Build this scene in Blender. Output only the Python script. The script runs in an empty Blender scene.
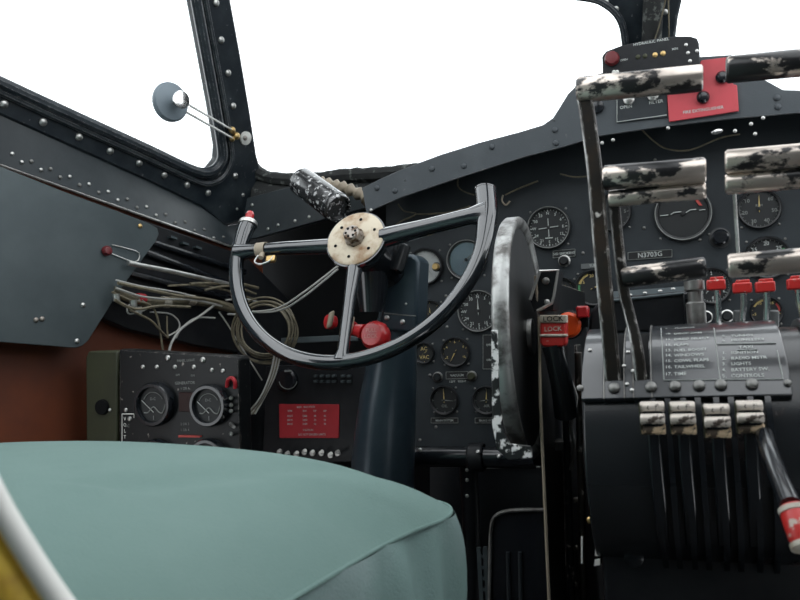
import bpy, bmesh, math, random
from math import sin, cos, pi, radians, atan2, sqrt, hypot
from mathutils import Vector as V, Matrix, Quaternion
random.seed(7)
S = bpy.context.scene
COL = S.collection

# ------------------------------------------------------------------ camera
FPX = 770.0
YAW, PIT, ROLL = radians(20), radians(3), radians(3)
CAM = V((0, 0, .70))
Fv = V((-sin(YAW) * cos(PIT), cos(YAW) * cos(PIT), sin(PIT)))
R0 = V((cos(YAW), sin(YAW), 0)); U0 = R0.cross(Fv)
Rv = R0 * cos(ROLL) - U0 * sin(ROLL); Uv = R0 * sin(ROLL) + U0 * cos(ROLL)
cd = bpy.data.cameras.new('camera'); cam = bpy.data.objects.new('camera', cd); COL.objects.link(cam)
cd.sensor_fit = 'HORIZONTAL'; cd.sensor_width = 36; cd.lens = FPX / 800 * 36
cd.clip_start = .01; cd.clip_end = 200
m3 = Matrix((Rv, Uv, -Fv)).transposed()
cam.matrix_world = Matrix.Translation(CAM) @ m3.to_4x4()
cd.dof.use_dof = True; cd.dof.focus_distance = 1.0; cd.dof.aperture_fstop = 13
S.camera = cam

# ------------------------------------------------------------------ world, exposure
W = bpy.data.worlds.new('overcast sky'); S.world = W; W.use_nodes = True
wn = W.node_tree; bg = wn.nodes['Background']
bg.inputs[0].default_value = (.93, .97, 1.0, 1); bg.inputs[1].default_value = 2.6
S.view_settings.view_transform = 'Standard'; S.view_settings.look = 'None'
S.view_settings.gamma = 1; S.view_settings.exposure = 0.0
S.view_settings.use_curve_mapping = False


def ray(px, py): return Rv * ((px - 400) / FPX) + Uv * ((300 - py) / FPX) + Fv
def P(px, py, X=None, Y=None, Z=None, D=None):
    d = ray(px, py)
    t = D if D else (X - CAM.x) / d.x if X is not None else (Y - CAM.y) / d.y if Y is not None else (Z - CAM.z) / d.z
    return CAM + d * t
def PP(px, py, o, n, off=0.0):
    d = ray(px, py); o2 = o + n * off
    return CAM + d * ((o2 - CAM).dot(n) / d.dot(n))

# ------------------------------------------------------------------ materials
M = {}
def nn(nt, t, **k):
    n = nt.nodes.new(t)
    for a, b in k.items(): setattr(n, a, b)
    return n
def mat(key, col, rough=.5, metal=0.0, col2=None, scale=20., lo=.45, hi=.6, bump=0., bscale=200., rough2=None, metal2=None,
        edge=None, edge_w=.0025, edge_t=.80, detail=6., stretch=None, spec=.5, coat=0):
    """paint `col`; where noise is above lo..hi it turns to col2 (chips, stains); `edge` = colour of worn convex edges"""
    m = bpy.data.materials.new(key); m.use_nodes = True; nt = m.node_tree
    b = nt.nodes['Principled BSDF']; L = nt.links.new
    b.inputs['Base Color'].default_value = (*col, 1); b.inputs['Roughness'].default_value = rough
    b.inputs['Metallic'].default_value = metal; b.inputs['Specular IOR Level'].default_value = spec
    b.inputs['Coat Weight'].default_value = coat
    tc = nn(nt, 'ShaderNodeTexCoord'); src = tc.outputs['Object']
    if stretch:
        mp = nn(nt, 'ShaderNodeMapping'); mp.inputs['Scale'].default_value = stretch; L(src, mp.inputs[0]); src = mp.outputs[0]
    if col2:
        nz = nn(nt, 'ShaderNodeTexNoise'); nz.inputs['Scale'].default_value = scale; nz.inputs['Detail'].default_value = detail
        nz.inputs['Roughness'].default_value = .62
        L(src, nz.inputs['Vector'])
        r = nn(nt, 'ShaderNodeMapRange'); r.inputs[1].default_value = lo; r.inputs[2].default_value = hi
        L(nz.outputs[0], r.inputs[0]); fac = r.outputs[0]
        def mix(a, c):
            x = nn(nt, 'ShaderNodeMix'); x.data_type = 'RGBA'; L(fac, x.inputs['Factor'])
            x.inputs[6].default_value = (*a, 1); x.inputs[7].default_value = (*c, 1); return x.outputs[2]
        def mixf(a, c):
            x = nn(nt, 'ShaderNodeMix'); L(fac, x.inputs['Factor'])
            x.inputs[2].default_value = a; x.inputs[3].default_value = c; return x.outputs[0]
        co = mix(col, col2); me_ = mixf(metal, metal if metal2 is None else metal2); ro = mixf(rough, rough if rough2 is None else rough2)
    else: co = me_ = ro = None
    if edge:
        g = nn(nt, 'ShaderNodeNewGeometry'); n2 = nn(nt, 'ShaderNodeTexNoise'); n2.inputs['Scale'].default_value = 110; n2.inputs['Detail'].default_value = 5
        L(tc.outputs['Object'], n2.inputs['Vector'])
        bv = nn(nt, 'ShaderNodeBevel', samples=4); bv.inputs['Radius'].default_value = edge_w
        dt = nn(nt, 'ShaderNodeVectorMath', operation='DOT_PRODUCT'); L(bv.outputs[0], dt.inputs[0]); L(g.outputs['Normal'], dt.inputs[1])
        ad = nn(nt, 'ShaderNodeMath', operation='MULTIPLY_ADD'); L(n2.outputs[0], ad.inputs[0]); ad.inputs[1].default_value = -.30; L(dt.outputs['Value'], ad.inputs[2])
        r2 = nn(nt, 'ShaderNodeMapRange'); r2.inputs[1].default_value = edge_t; r2.inputs[2].default_value = edge_t - .03
        L(ad.outputs[0], r2.inputs[0])
        x = nn(nt, 'ShaderNodeMix'); x.data_type = 'RGBA'; L(r2.outputs[0], x.inputs['Factor'])
        if co: L(co, x.inputs[6])
        else: x.inputs[6].default_value = (*col, 1)
        x.inputs[7].default_value = (*edge, 1); co = x.outputs[2]
    if co: L(co, b.inputs['Base Color'])
    if me_: L(me_, b.inputs['Metallic'])
    if ro: L(ro, b.inputs['Roughness'])
    if bump:
        n3 = nn(nt, 'ShaderNodeTexNoise'); n3.inputs['Scale'].default_value = bscale; n3.inputs['Detail'].default_value = 3
        L(tc.outputs['Object'], n3.inputs['Vector'])
        bp = nn(nt, 'ShaderNodeBump'); bp.inputs['Strength'].default_value = bump; bp.inputs['Distance'].default_value = .002
        L(n3.outputs[0], bp.inputs['Height']); L(bp.outputs[0], b.inputs['Normal'])
    M[key] = m; return m

mat('black', (.007, .008, .010), .42, spec=.3, col2=(.018, .020, .022), scale=14, lo=.4, hi=.75, bump=.15, bscale=120)
mat('dark', (.0045, .005, .0055), .8, spec=.15)
mat('black_gloss', (.009, .011, .014), .2, coat=.3, bump=.05, bscale=60)
mat('wheel_paint', (.008, .012, .016), .15, coat=1, spec=.8)
mat('panel', (.014, .019, .023), .55, spec=.4, col2=(.024, .031, .036), scale=9, lo=.4, hi=.7, bump=.12, bscale=500)
mat('cowl', (.046, .056, .064), .5, col2=(.07, .082, .09), scale=12, lo=.5, hi=.8, bump=.12, bscale=400, edge=(.12, .12, .12))
mat('frame', (.012, .018, .024), .36, col2=(.035, .045, .052), scale=16, lo=.45, hi=.7, bump=.25, bscale=70, edge=(.2, .2, .2))
mat('skin', (.022, .03, .035), .38, col2=(.045, .055, .06), scale=8, lo=.42, hi=.7, bump=.2, bscale=40)
mat('plate', (.05, .066, .072), .42, .35, col2=(.085, .105, .11), scale=7, lo=.35, hi=.75, rough2=.5, bump=.08, bscale=30)
mat('seal', (.02, .022, .022), .8, col2=(.12, .13, .12), scale=60, lo=.55, hi=.62, bump=.9, bscale=90)
mat('cover', (.012, .015, .019), .28, coat=.45, spec=.8, col2=(.03, .035, .04), scale=18, lo=.5, hi=.7)
mat('column', (.028, .046, .060), .30, .2, col2=(.045, .065, .08), scale=16, lo=.45, hi=.7)
mat('rust_wall', (.17, .038, .009), .6, col2=(.09, .022, .009), scale=5, lo=.35, hi=.7, bump=.1, bscale=40)
mat('olive', (.032, .036, .014), .6, col2=(.02, .022, .01), scale=14, lo=.4, hi=.7)
mat('worn', (.012, .012, .013), .28, 0, col2=(.60, .53, .47), scale=40, lo=.445, hi=.485, rough2=.30, metal2=.85, bump=.15, bscale=120, detail=8, stretch=(.6, 1, 1))
mat('worn_dark', (.012, .012, .013), .28, 0, col2=(.60, .53, .47), scale=34, lo=.52, hi=.55, rough2=.30, metal2=.85, bump=.15, bscale=120, detail=8, stretch=(.6, 1, 1))
mat('worn_lever', (.014, .012, .010), .38, 0, col2=(.045, .030, .020), scale=30, lo=.48, hi=.66, metal2=.2, edge=(.75, .72, .68), edge_w=.0026, edge_t=.80)
mat('knob_worn', (.62, .56, .50), .4, .3, col2=(.06, .045, .035), scale=110, lo=.53, hi=.57, metal2=0., detail=8)
mat('knob_tan', (.60, .45, .29), .55, .1, col2=(.07, .05, .035), scale=110, lo=.54, hi=.58, detail=8)
mat('worn_black', (.007, .008, .009), .38, spec=.3, col2=(.06, .035, .025), scale=14, lo=.62, hi=.68, edge=(.40, .36, .33), edge_w=.002, bump=.1, bscale=80)
mat('drum', (.012, .014, .016), .26, col2=(.07, .026, .014), scale=7, lo=.58, hi=.72, rough2=.4, bump=.05, bscale=60)
mat('silver', (.40, .41, .40), .42, .75, col2=(.11, .105, .10), scale=34, lo=.44, hi=.60, detail=8, bump=.2, bscale=80)
mat('disc_dark', (.045, .048, .05), .45, .3, col2=(.10, .10, .10), scale=10, lo=.45, hi=.75)
mat('silver_dark', (.22, .22, .21), .42, .6, col2=(.09, .085, .08), scale=18, lo=.45, hi=.6, detail=8)
mat('chrome', (.75, .75, .74), .18, 1)
mat('steel', (.55, .55, .53), .35, .9, col2=(.3, .29, .27), scale=60, lo=.5, hi=.65)
mat('cream', (.58, .51, .39), .5, .1, col2=(.26, .14, .06), scale=30, lo=.44, hi=.66, detail=8)
mat('nut', (.30, .27, .24), .4, .7, col2=(.08, .05, .03), scale=120, lo=.5, hi=.6)
mat('brass', (.6, .42, .18), .35, .9)
mat('red', (.48, .018, .022), .3, coat=.3, col2=(.32, .012, .014), scale=30, lo=.45, hi=.7)
mat('red_worn', (.50, .025, .022), .35, col2=(.5, .42, .36), scale=110, lo=.6, hi=.65)
mat('red_placard', (.42, .018, .028), .5, col2=(.34, .014, .02), scale=12)
mat('pink_placard', (.50, .055, .07), .5, col2=(.42, .05, .06), scale=9)
mat('dark_red', (.13, .015, .018), .35)
mat('orange', (.9, .10, .015), .35)
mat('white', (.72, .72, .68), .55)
mat('offwhite', (.50, .47, .40), .6, col2=(.3, .26, .2), scale=60)
mat('wire_white', (.38, .38, .36), .5)
mat('wire_tan', (.15, .13, .085), .6, col2=(.09, .08, .055), scale=80)
mat('yellow', (.62, .42, .04), .6, col2=(.3, .16, .02), scale=30, lo=.45, hi=.7)
mat('ink_soft', (.30, .32, .31), .6)
mat('ink', (.44, .47, .45), .6)
mat('ink_dim', (.20, .21, .20), .6)
mat('ink_yellow', (.55, .42, .16), .6)
mat('ink_green', (.08, .28, .12), .6)
mat('ink_red', (.45, .06, .05), .6)
mat('dial', (.010, .012, .013), .5)
mat('dial_grey', (.11, .12, .12), .5)
mat('dial_pale', (.22, .24, .24), .5, col2=(.15, .16, .16), scale=30)
mat('brown', (.022, .006, .005), .5, spec=.3)
mat('ink_pink', (.55, .22, .2), .5)
mat('dial_white', (.36, .38, .37), .5, col2=(.28, .29, .28), scale=30)
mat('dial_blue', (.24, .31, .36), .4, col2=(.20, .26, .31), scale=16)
mat('bezel', (.013, .014, .015), .4)
mat('tan_band', (.33, .28, .21), .5, .1)
mat('grey_disc', (.17, .21, .24), .45, .1)
mat('rubber', (.02, .02, .02), .7)
mat('can_paint', (.012, .013, .014), .25, spec=1, coat=.5, col2=(.6, .6, .6), scale=110, lo=.56, hi=.60, detail=9)
mat('white_scuff', (.012, .013, .014), .35, col2=(.75, .75, .74), scale=60, lo=.50, hi=.54, detail=9, stretch=(1, 1, 1))
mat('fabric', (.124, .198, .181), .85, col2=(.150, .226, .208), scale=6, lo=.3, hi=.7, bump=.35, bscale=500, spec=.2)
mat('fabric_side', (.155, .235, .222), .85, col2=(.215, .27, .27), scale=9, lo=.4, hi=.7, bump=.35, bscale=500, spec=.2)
mat('floor', (.03, .03, .028), .7, col2=(.05, .048, .045), scale=10, bump=.2, bscale=50)

def glassmat(key, tint, spec_rough=.02, fac=1.0):
    m = bpy.data.materials.new(key); m.use_nodes = True; nt = m.node_tree; nt.nodes.clear()
    o = nn(nt, 'ShaderNodeOutputMaterial'); t = nn(nt, 'ShaderNodeBsdfTransparent'); g = nn(nt, 'ShaderNodeBsdfGlossy')
    t.inputs[0].default_value = (*tint, 1); g.inputs['Roughness'].default_value = spec_rough
    f = nn(nt, 'ShaderNodeFresnel'); f.inputs[0].default_value = 1.45; x = nn(nt, 'ShaderNodeMixShader')
    mu = nn(nt, 'ShaderNodeMath', operation='MULTIPLY'); mu.inputs[1].default_value = fac
    nt.links.new(f.outputs[0], mu.inputs[0]); nt.links.new(mu.outputs[0], x.inputs[0])
    nt.links.new(t.outputs[0], x.inputs[1]); nt.links.new(g.outputs[0], x.inputs[2]); nt.links.new(x.outputs[0], o.inputs[0])
    M[key] = m
glassmat('window_glass', (.97, .98, .98))
glassmat('gauge_glass', (.95, .97, .97), .12)

# ------------------------------------------------------------------ object helpers
OFF = {}
def tag(o, label=None, cat=None, group=None, kind=None):
    if label: o['label'] = label
    if cat: o['category'] = cat
    if group: o['group'] = group
    if kind: o['kind'] = kind
    return o
def thing(name, label, cat, loc, group=None):
    o = bpy.data.objects.new(name, None); COL.objects.link(o); o.empty_display_size = .02
    o.location = loc; OFF[o.name] = V(loc); return tag(o, label, cat, group)
def perp(n):
    n = n.normalized(); a = V((0, 0, 1)) if abs(n.z) < .9 else V((1, 0, 0))
    e1 = a.cross(n).normalized(); return e1, n.cross(e1)
def smooth_path(pts, n=6, closed=False):
    pts = [V(p) for p in pts]; N = len(pts); out = []
    rng = range(N) if closed else range(N - 1)
    for i in rng:
        if closed: p0, p1, p2, p3 = pts[i - 1], pts[i], pts[(i + 1) % N], pts[(i + 2) % N]
        else: p0, p1, p2, p3 = pts[max(i - 1, 0)], pts[i], pts[i + 1], pts[min(i + 2, N - 1)]
        for k in range(n):
            t = k / n
            out.append(.5 * ((2 * p1) + (p2 - p0) * t + (2 * p0 - 5 * p1 + 4 * p2 - p3) * t * t + (3 * p1 - p0 - 3 * p2 + p3) * t ** 3))
    if not closed: out.append(pts[-1])
    return out

class MB:
    def __init__(s): s.b = bmesh.new()
    def loop(s, vs): return [s.b.verts.new(v) for v in vs]
    def bridge(s, a, b, closed=True):
        n = len(a)
        for i in range(n if closed else n - 1):
            j = (i + 1) % n
            try: s.b.faces.new((a[i], a[j], b[j], b[i]))
            except ValueError: pass
    def cap(s, a, flip=False):
        try: s.b.faces.new(a[::-1] if flip else a)
        except ValueError: pass
    def box(s, c, size, ex=V((1, 0, 0)), ey=V((0, 1, 0)), ez=V((0, 0, 1))):
        c = V(c); x, y, z = ex * size[0] / 2, ey * size[1] / 2, ez * size[2] / 2
        a = s.loop([c - x - y - z, c + x - y - z, c + x + y - z, c - x + y - z]); b = s.loop([c - x - y + z, c + x - y + z, c + x + y + z, c - x + y + z])
        s.cap(a, True); s.cap(b); s.bridge(a, b); return s
    def cyl(s, p0, p1, r0, r1=None, seg=24, caps=True):
        p0, p1 = V(p0), V(p1); r1 = r0 if r1 is None else r1; e1, e2 = perp(p1 - p0)
        L = [s.loop([p + e1 * r * cos(2 * pi * i / seg) + e2 * r * sin(2 * pi * i / seg) for i in range(seg)]) for p, r in ((p0, r0), (p1, r1))]
        s.bridge(*L)
        if caps: s.cap(L[0], True); s.cap(L[1])
        return s
    def tube(s, pts, r, seg=10, closed=False, flat=None):
        pts = [V(p) for p in pts]; N = len(pts); rs = r if isinstance(r, (list, tuple)) else [r] * N
        loops = []; prev = None
        for i, p in enumerate(pts):
            if closed: t = pts[(i + 1) % N] - pts[i - 1]
            else: t = pts[min(i + 1, N - 1)] - pts[max(i - 1, 0)]
            t.normalize()
            if prev is None: e1, _ = perp(t)
            else: e1 = (prev - t * prev.dot(t)).normalized()
            prev = e1; e2 = t.cross(e1)
            loops.append(s.loop([p + e1 * rs[i] * cos(2 * pi * k / seg) + e2 * rs[i] * sin(2 * pi * k / seg) for k in range(seg)]))
        for i in range(N - 1): s.bridge(loops[i], loops[i + 1])
        if closed: s.bridge(loops[-1], loops[0])
        else: s.cap(loops[0], True); s.cap(loops[-1])
        return s
    def prism(s, pts, vec):
        pts = [V(p) for p in pts]; vec = V(vec)
        a = s.loop(pts); b = s.loop([p + vec for p in pts]); s.cap(a, True); s.cap(b); s.bridge(a, b); return s
    def strip(s, pa, pb, vec):
        """band between two equally long point rows, thickened by vec"""
        n = len(pa); vec = V(vec)
        A, B = s.loop(pa), s.loop(pb); A2, B2 = s.loop([V(p) + vec for p in pa]), s.loop([V(p) + vec for p in pb])
        s.bridge(A, B, False); s.bridge(A2, B2, False); s.bridge(A, A2, False); s.bridge(B, B2, False)
        s.cap([A[0], B[0], B2[0], A2[0]]); s.cap([A[-1], B[-1], B2[-1], A2[-1]]); return s
    def lathe(s, prof, o, axis, seg=32, closed=False):
        o, ax = V(o), V(axis).normalized(); e1, e2 = perp(ax); loops = []
        for r, h in prof:
            if r < 1e-6: loops.append([s.b.verts.new(o + ax * h)])
            else: loops.append(s.loop([o + ax * h + e1 * r * cos(2 * pi * i / seg) + e2 * r * sin(2 * pi * i / seg) for i in range(seg)]))
        pr = list(zip(loops, loops[1:])) + ([(loops[-1], loops[0])] if closed else [])
        for a, b in pr:
            if len(a) == 1 and len(b) == 1: continue
            if len(a) == 1 or len(b) == 1:
                c, ring = (a[0], b) if len(a) == 1 else (b[0], a)
                for i in range(seg): s.b.faces.new((c, ring[i], ring[(i + 1) % seg]))
            else: s.bridge(a, b)
        return s
    def ball(s, c, r, sc=(1, 1, 1), seg=20):
        mt = Matrix.Translation(V(c)) @ Matrix.Diagonal((r * sc[0], r * sc[1], r * sc[2], 1))
        bmesh.ops.create_uvsphere(s.b, u_segments=seg, v_segments=max(6, seg // 2), radius=1, matrix=mt); return s
    def build(s, name, m, parent=None, bevel=0, smooth=True, ang=.6, label=None, kind=None, segs=2):
        bmesh.ops.recalc_face_normals(s.b, faces=s.b.faces)
        if parent is not None: o0 = OFF[parent.name]
        else:
            xs = [v.co for v in s.b.verts]
            o0 = V(((min(v.x for v in xs) + max(v.x for v in xs)) / 2, (min(v.y for v in xs) + max(v.y for v in xs)) / 2, min(v.z for v in xs)))
        bmesh.ops.translate(s.b, verts=s.b.verts, vec=-o0)
        me = bpy.data.meshes.new(name); s.b.to_mesh(me); s.b.free()
        me.materials.append(M[m] if isinstance(m, str) else m)
        if smooth:
            me.polygons.foreach_set('use_smooth', [True] * len(me.polygons)); me.set_sharp_from_angle(angle=ang)
        o = bpy.data.objects.new(name, me); COL.objects.link(o)
        if parent is not None: o.parent = parent; OFF[o.name] = o0
        else: o.location = o0; OFF[o.name] = o0
        if bevel:
            md = o.modifiers.new('bevel', 'BEVEL'); md.width = bevel; md.segments = segs; md.limit_method = 'ANGLE'; md.angle_limit = .7
        if label: o['label'] = label
        if kind: o['kind'] = kind
        return o

SCREW = {}
def screw(pos, nrm, r, parent, m='steel', name='screw', slot=True):
    key = (round(r, 5), m, slot)
    if key not in SCREW:
        b = MB(); b.lathe([(r, 0), (r, r * .15), (r * .85, r * .42), (r * .5, r * .6), (0, r * .66)], (0, 0, 0), (0, 0, 1), 14)
        if slot:
            pass
        bmesh.ops.recalc_face_normals(b.b, faces=b.b.faces); me = bpy.data.meshes.new('screw'); b.b.to_mesh(me); b.b.free()
        me.materials.append(M[m]); me.polygons.foreach_set('use_smooth', [True] * len(me.polygons)); SCREW[key] = me
    o = bpy.data.objects.new(name, SCREW[key]); COL.objects.link(o); o.parent = parent
    o.location = V(pos) - OFF[parent.name]; o.rotation_mode = 'QUATERNION'; o.rotation_quaternion = V(nrm).to_track_quat('Z', 'Y')
    return o

def text_mesh(items, name, m, parent, map_fn=None, label=None):
    """items: (string, centre/left world point, ex, ey, height, align[, width])"""
    bm = bmesh.new()
    for it in items:
        s, o, ex, ey, h = it[:5]; al = it[5] if len(it) > 5 else 'CENTER'; wd = it[6] if len(it) > 6 else None
        cu = bpy.data.curves.new('t', 'FONT'); cu.body = s; cu.size = 1; cu.align_x = al; cu.align_y = 'CENTER'; cu.resolution_u = 2; cu.offset = .012
        ob = bpy.data.objects.new('t', cu); me = bpy.data.meshes.new_from_object(ob)
        if me.vertices:
            xs = [v.co.x for v in me.vertices]; ys = [v.co.y for v in me.vertices]
            sy = h / max(.3, (max(ys) - min(ys))) if len(s) < 3 else h / .72
            sx = sy
            if wd: sx = wd / (max(xs) - min(xs))
            n = ex.cross(ey)
            for v in me.vertices:
                q = (v.co.x * sx, v.co.y * sy)
                v.co = map_fn(o, q) if map_fn else o + ex * q[0] + ey * q[1] + n * .0004
            bm.from_mesh(me)
        bpy.data.meshes.remove(me); bpy.data.objects.remove(ob); bpy.data.curves.remove(cu)
    o0 = OFF[parent.name]; bmesh.ops.translate(bm, verts=bm.verts, vec=-o0)
    me = bpy.data.meshes.new(name); bm.to_mesh(me); bm.free(); me.materials.append(M[m])
    ob = bpy.data.objects.new(name, me); COL.objects.link(ob); ob.parent = parent; OFF[ob.name] = o0
    if label: ob['label'] = label
    return ob
EX, EZ, EY = V((1, 0, 0)), V((0, 0, 1)), V((0, 1, 0)); NY = V((0, -1, 0))
def struct(o): o['kind'] = 'structure'; return o

# ================================================================== STRUCTURE
# --- left side: sloping window plane, riveted skin, lower wall
A_ = P(0, 95, X=-.9); B_ = P(250, 195, Y=1.35); C_ = P(215, 0, D=1.35)
Wn = (B_ - A_).cross(C_ - A_).normalized()
if Wn.x < 0: Wn = -Wn                                  # points into the cockpit
def w(px, py, off=0.): return PP(px, py, A_, Wn, off)
inner = [(-420, -116), (-200, -10), (0, 83), (90, 124), (150, 151), (186, 168), (203, 173), (214, 170), (221, 161), (222, 148), (216, 110), (207, 60), (196, 0), (186, -60), (172, -140), (150, -260)]
outer = [(-420, -84), (-200, 22), (0, 115), (90, 155), (150, 182), (200, 206), (225, 226), (250, 218), (262, 196), (262, 172), (257, 155), (251, 115), (241, 55), (231, 0), (220, -60), (204, -140), (180, -260)]
f = MB(); f.prism([w(*p) for p in inner] + [w(*p) for p in outer[::-1]], -Wn * .03)
win1 = struct(f.build('window_1', 'frame', bevel=.004))
MB().tube(smooth_path([w(*p, .004) for p in inner], 4), .010, 10).build('bead', 'frame', win1)
MB().tube(smooth_path([w(x + 1, y + 9, .003) for x, y in inner[:6]] + [w(206, 184, .003), w(222, 178, .003), w(231, 162, .003)] + [w(x + 9, y, .003) for x, y in inner[9:]], 4), .006, 8).build('bead', 'frame', win1)
MB().prism([w(*p, -.02) for p in inner], -Wn * .004).build('pane', 'window_glass', win1, label='clear side window pane')
for p in [(4, 104), (43, 122), (79, 137), (110, 151), (139, 163), (164, 175), (187, 185), (208, 193), (235, 176), (216, 3), (221, 40), (228, 73), (233, 106)]:
    screw(w(*p, .001), Wn, .0065, win1)
screw(w(243, 195, .001), Wn, .004, win1); screw(w(237, 209, .001), Wn, .003, win1)
# skin between window frame and rivet seam, then wall below
S1 = P(0, 165, X=-.92); S2 = P(240, 247, X=-.80); Ld = (S2 - S1).normalized()
Vn = Ld.cross(EZ).normalized()
if Vn.x < 0: Vn = -Vn
def wl(px, py, off=0.): return PP(px, py, S1, Vn, off)
topp = [w(x, y, -.004) for x, y in [(-420, -84), (-200, 22), (0, 115), (90, 155), (150, 182), (200, 206), (228, 226), (250, 222)]]
botp = [wl(x, y) for x, y in [(-420, 8), (-200, 92), (0, 163), (90, 195), (140, 213), (190, 231), (235, 246), (262, 255)]]
wall_l = MB(); wall_l.strip(topp, botp, V((-.012, 0, 0)))
wl_o = struct(wall_l.build('wall_left', 'skin'))
rows = []
for i in range(24):
    x = 12 + i * 9.6; y = 155 + (x - 12) * .395 + (3.4 if i % 2 else -1.2)
    rows.append((x, y))
def on_skin(px, py):      # the strip is two-sloped: find point between its edges
    for k in range(len(topp) - 1):
        for tri in ((topp[k], topp[k + 1], botp[k + 1]), (topp[k], botp[k + 1], botp[k])):
            n = (tri[1] - tri[0]).cross(tri[2] - tri[0]).normalized()
            if n.x < 0: n = -n
            q = PP(px, py, tri[0], n)
            from mathutils.geometry import intersect_point_tri
            if intersect_point_tri(q, *tri): return q, n
    return wl(px, py), Vn
for p in rows:
    q, n = on_skin(*p); screw(q + n * .0005, n, .0033, wl_o, 'steel' if random.random() < .35 else 'silver_dark', 'rivet')
MB().tube([wl(-200, 93, .002), wl(0, 165, .002), wl(90, 197, .002), wl(235, 248, .002)], .0022, 6).build('trim_strip', 'steel', wl_o, label='thin bright seam edge')
# lower rust coloured lining
lo = MB(); bl = [wl(x, y, -.02) for x, y in [(-420, 8), (0, 163), (262, 255)]]
lo.strip(bl, [V((p.x, p.y, 0)) for p in bl], V((-.012, 0, 0)))
struct(lo.build('wall_left_lining', 'rust_wall'))
# rear continuation of the left side, added rear light blocker, right side, roof (with openings) and floor
struct(MB().box((-.30, .3, -.01), (1.5, 3.0, .02)).build('floor', 'floor'))
struct(MB().box((.72, .3, .45), (.02, 2.2, .9)).build('wall_right', 'skin'))
r_ = MB(); r_.box((-.1, -.45, 1.40), (1.7, .76, .03)); r_.box((-.07, .45, 1.40), (.12, 1.1, .03)); r_.box((.72, .35, 1.40), (.10, 1.2, .03))
struct(r_.build('ceiling', 'skin'))
struct(MB().box((-.2, -.82, .70), (1.86, .03, 1.40)).build('wall_back_light_block', 'skin'))  # unseen wall added to block light from the open rear
struct(MB().box((-1.03, -.42, .70), (.02, .8, 1.40)).build('wall_left_rear', 'skin'))
struct(MB().box((.74, -.5, 1.13), (.02, .7, .5)).build('wall_right_rear', 'skin'))

# --- nose bulkhead under the windshield
def pl(pts, Y): return [P(x, y, Y=Y) for x, y in pts]
arch = [(362, 188), (380, 179), (400, 170), (440, 155), (480, 142.5), (520, 132), (543, 125), (553, 118), (560, 107), (568, 94), (580, 82), (598, 74), (625, 68), (660, 62), (700, 57), (731, 55), (747, 63), (763, 79), (783, 90), (820, 91), (870, 96), (930, 106)]
arcl = [(930, 130), (870, 118), (800, 113), (730, 119), (660, 127), (600, 136), (560, 148), (525, 157), (462, 177), (400, 198), (366, 213)]
bk = MB(); bk.prism(pl([(120, 255), (250, 200), (262, 174), (300, 178), (350, 175), (430, 170), (540, 145), (600, 110), (800, 110), (930, 120), (960, 1000), (120, 900)], 1.42), (0, .02, 0))
struct(bk.build('wall_front', 'dark'))
# ragged sealing strip at the windshield foot
sl = MB(); pts = smooth_path(pl([(252, 165), (258, 173), (275, 179), (310, 180), (345, 176), (380, 174), (415, 171), (440, 168)], 1.36), 6)
sl.tube(pts, [.013 + .003 * random.random() for _ in pts], 8)
struct(sl.build('trim_1', 'seal'))
sh = MB(); sh.strip([P(253, 176, Y=1.36), P(300, 181, Y=1.37), P(440, 172, Y=1.38)], [P(250, 200, Y=1.34), P(300, 200, Y=1.34), P(440, 190, Y=1.34)], (0, .02, 0))
struct(sh.build('trim_2', 'seal'))
# windshield frame: centre post and header, panes
cp = [(630, 78), (624, 50), (621, 30), (617, 18), (608, 8), (596, 2), (580, -1), (540, -4), (400, -14), (222, -30), (216, -90), (1250, -140), (1250, -60), (760, -24), (700, -16), (688, -10), (682, 0), (678, 18), (674, 50), (672, 75)]
Wa = P(262, 172, Y=1.37); Wb = w(236, -20); Wc = P(650, 60, Y=1.33)
Gn = (Wb - Wa).cross(Wc - Wa).normalized()
if Gn.y > 0: Gn = -Gn
def g(px, py, off=0.): return PP(px, py, Wa, Gn, off)
po = MB(); po.prism([g(*p) for p in cp], -Gn * .03)
post = struct(po.build('window_2', 'frame', bevel=.004))
MB().tube(smooth_path([g(x, y, .004) for x, y in [(632, 72), (626, 48), (623, 28), (617, 15), (606, 5), (592, -1), (560, -5)]], 4), .006, 8).build('bead', 'frame', post)
MB().tube([g(650, 70, .012), g(652, 30, .012), g(655, -30, .012)], .016, 12).build('spine', 'seal', post)
for x0, x1 in ((646, 664), (668, 664)):
    MB().tube(smooth_path([g(x0, 62, .03), g((x0 + x1) / 2 + 3, 30, .031), g(x1 + 4, -10, .03)], 4), .0012, 6).build('wire', 'wire_tan', post)
for x, y in ((616, 9), (606, 2), (625, 45), (665, 12)): screw(g(x, y, .001), Gn, .005, post)
MB().prism([g(*p, -.012) for p in [(262, 175), (440, 172), (560, 150), (635, 120), (640, -60), (225, -60)]], -Gn * .003).build('pane', 'window_glass', post, label='clear left windshield pane')
MB().prism([g(*p, -.012) for p in [(665, 110), (940, 130), (960, -60), (665, -60)]], -Gn * .003).build('pane', 'window_glass', post, label='clear right windshield pane')

# gusset plate in the front left corner
gp = thing('gusset_plate', 'dark flat riveted plate in the corner under the windshield', 'panel', P(262, 233, Y=1.31))
MB().prism(pl([(247, 198), (300, 184), (372, 189), (372, 206), (325, 219), (256, 238), (240, 240)], 1.31), (0, .012, 0)).build('plate', 'skin', gp, bevel=.001)
for p in [(268, 229), (278, 225), (295, 221), (309, 217), (252, 205)]: screw(P(*p, Y=1.3095), NY, .0035, gp, 'steel', 'rivet')

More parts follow.
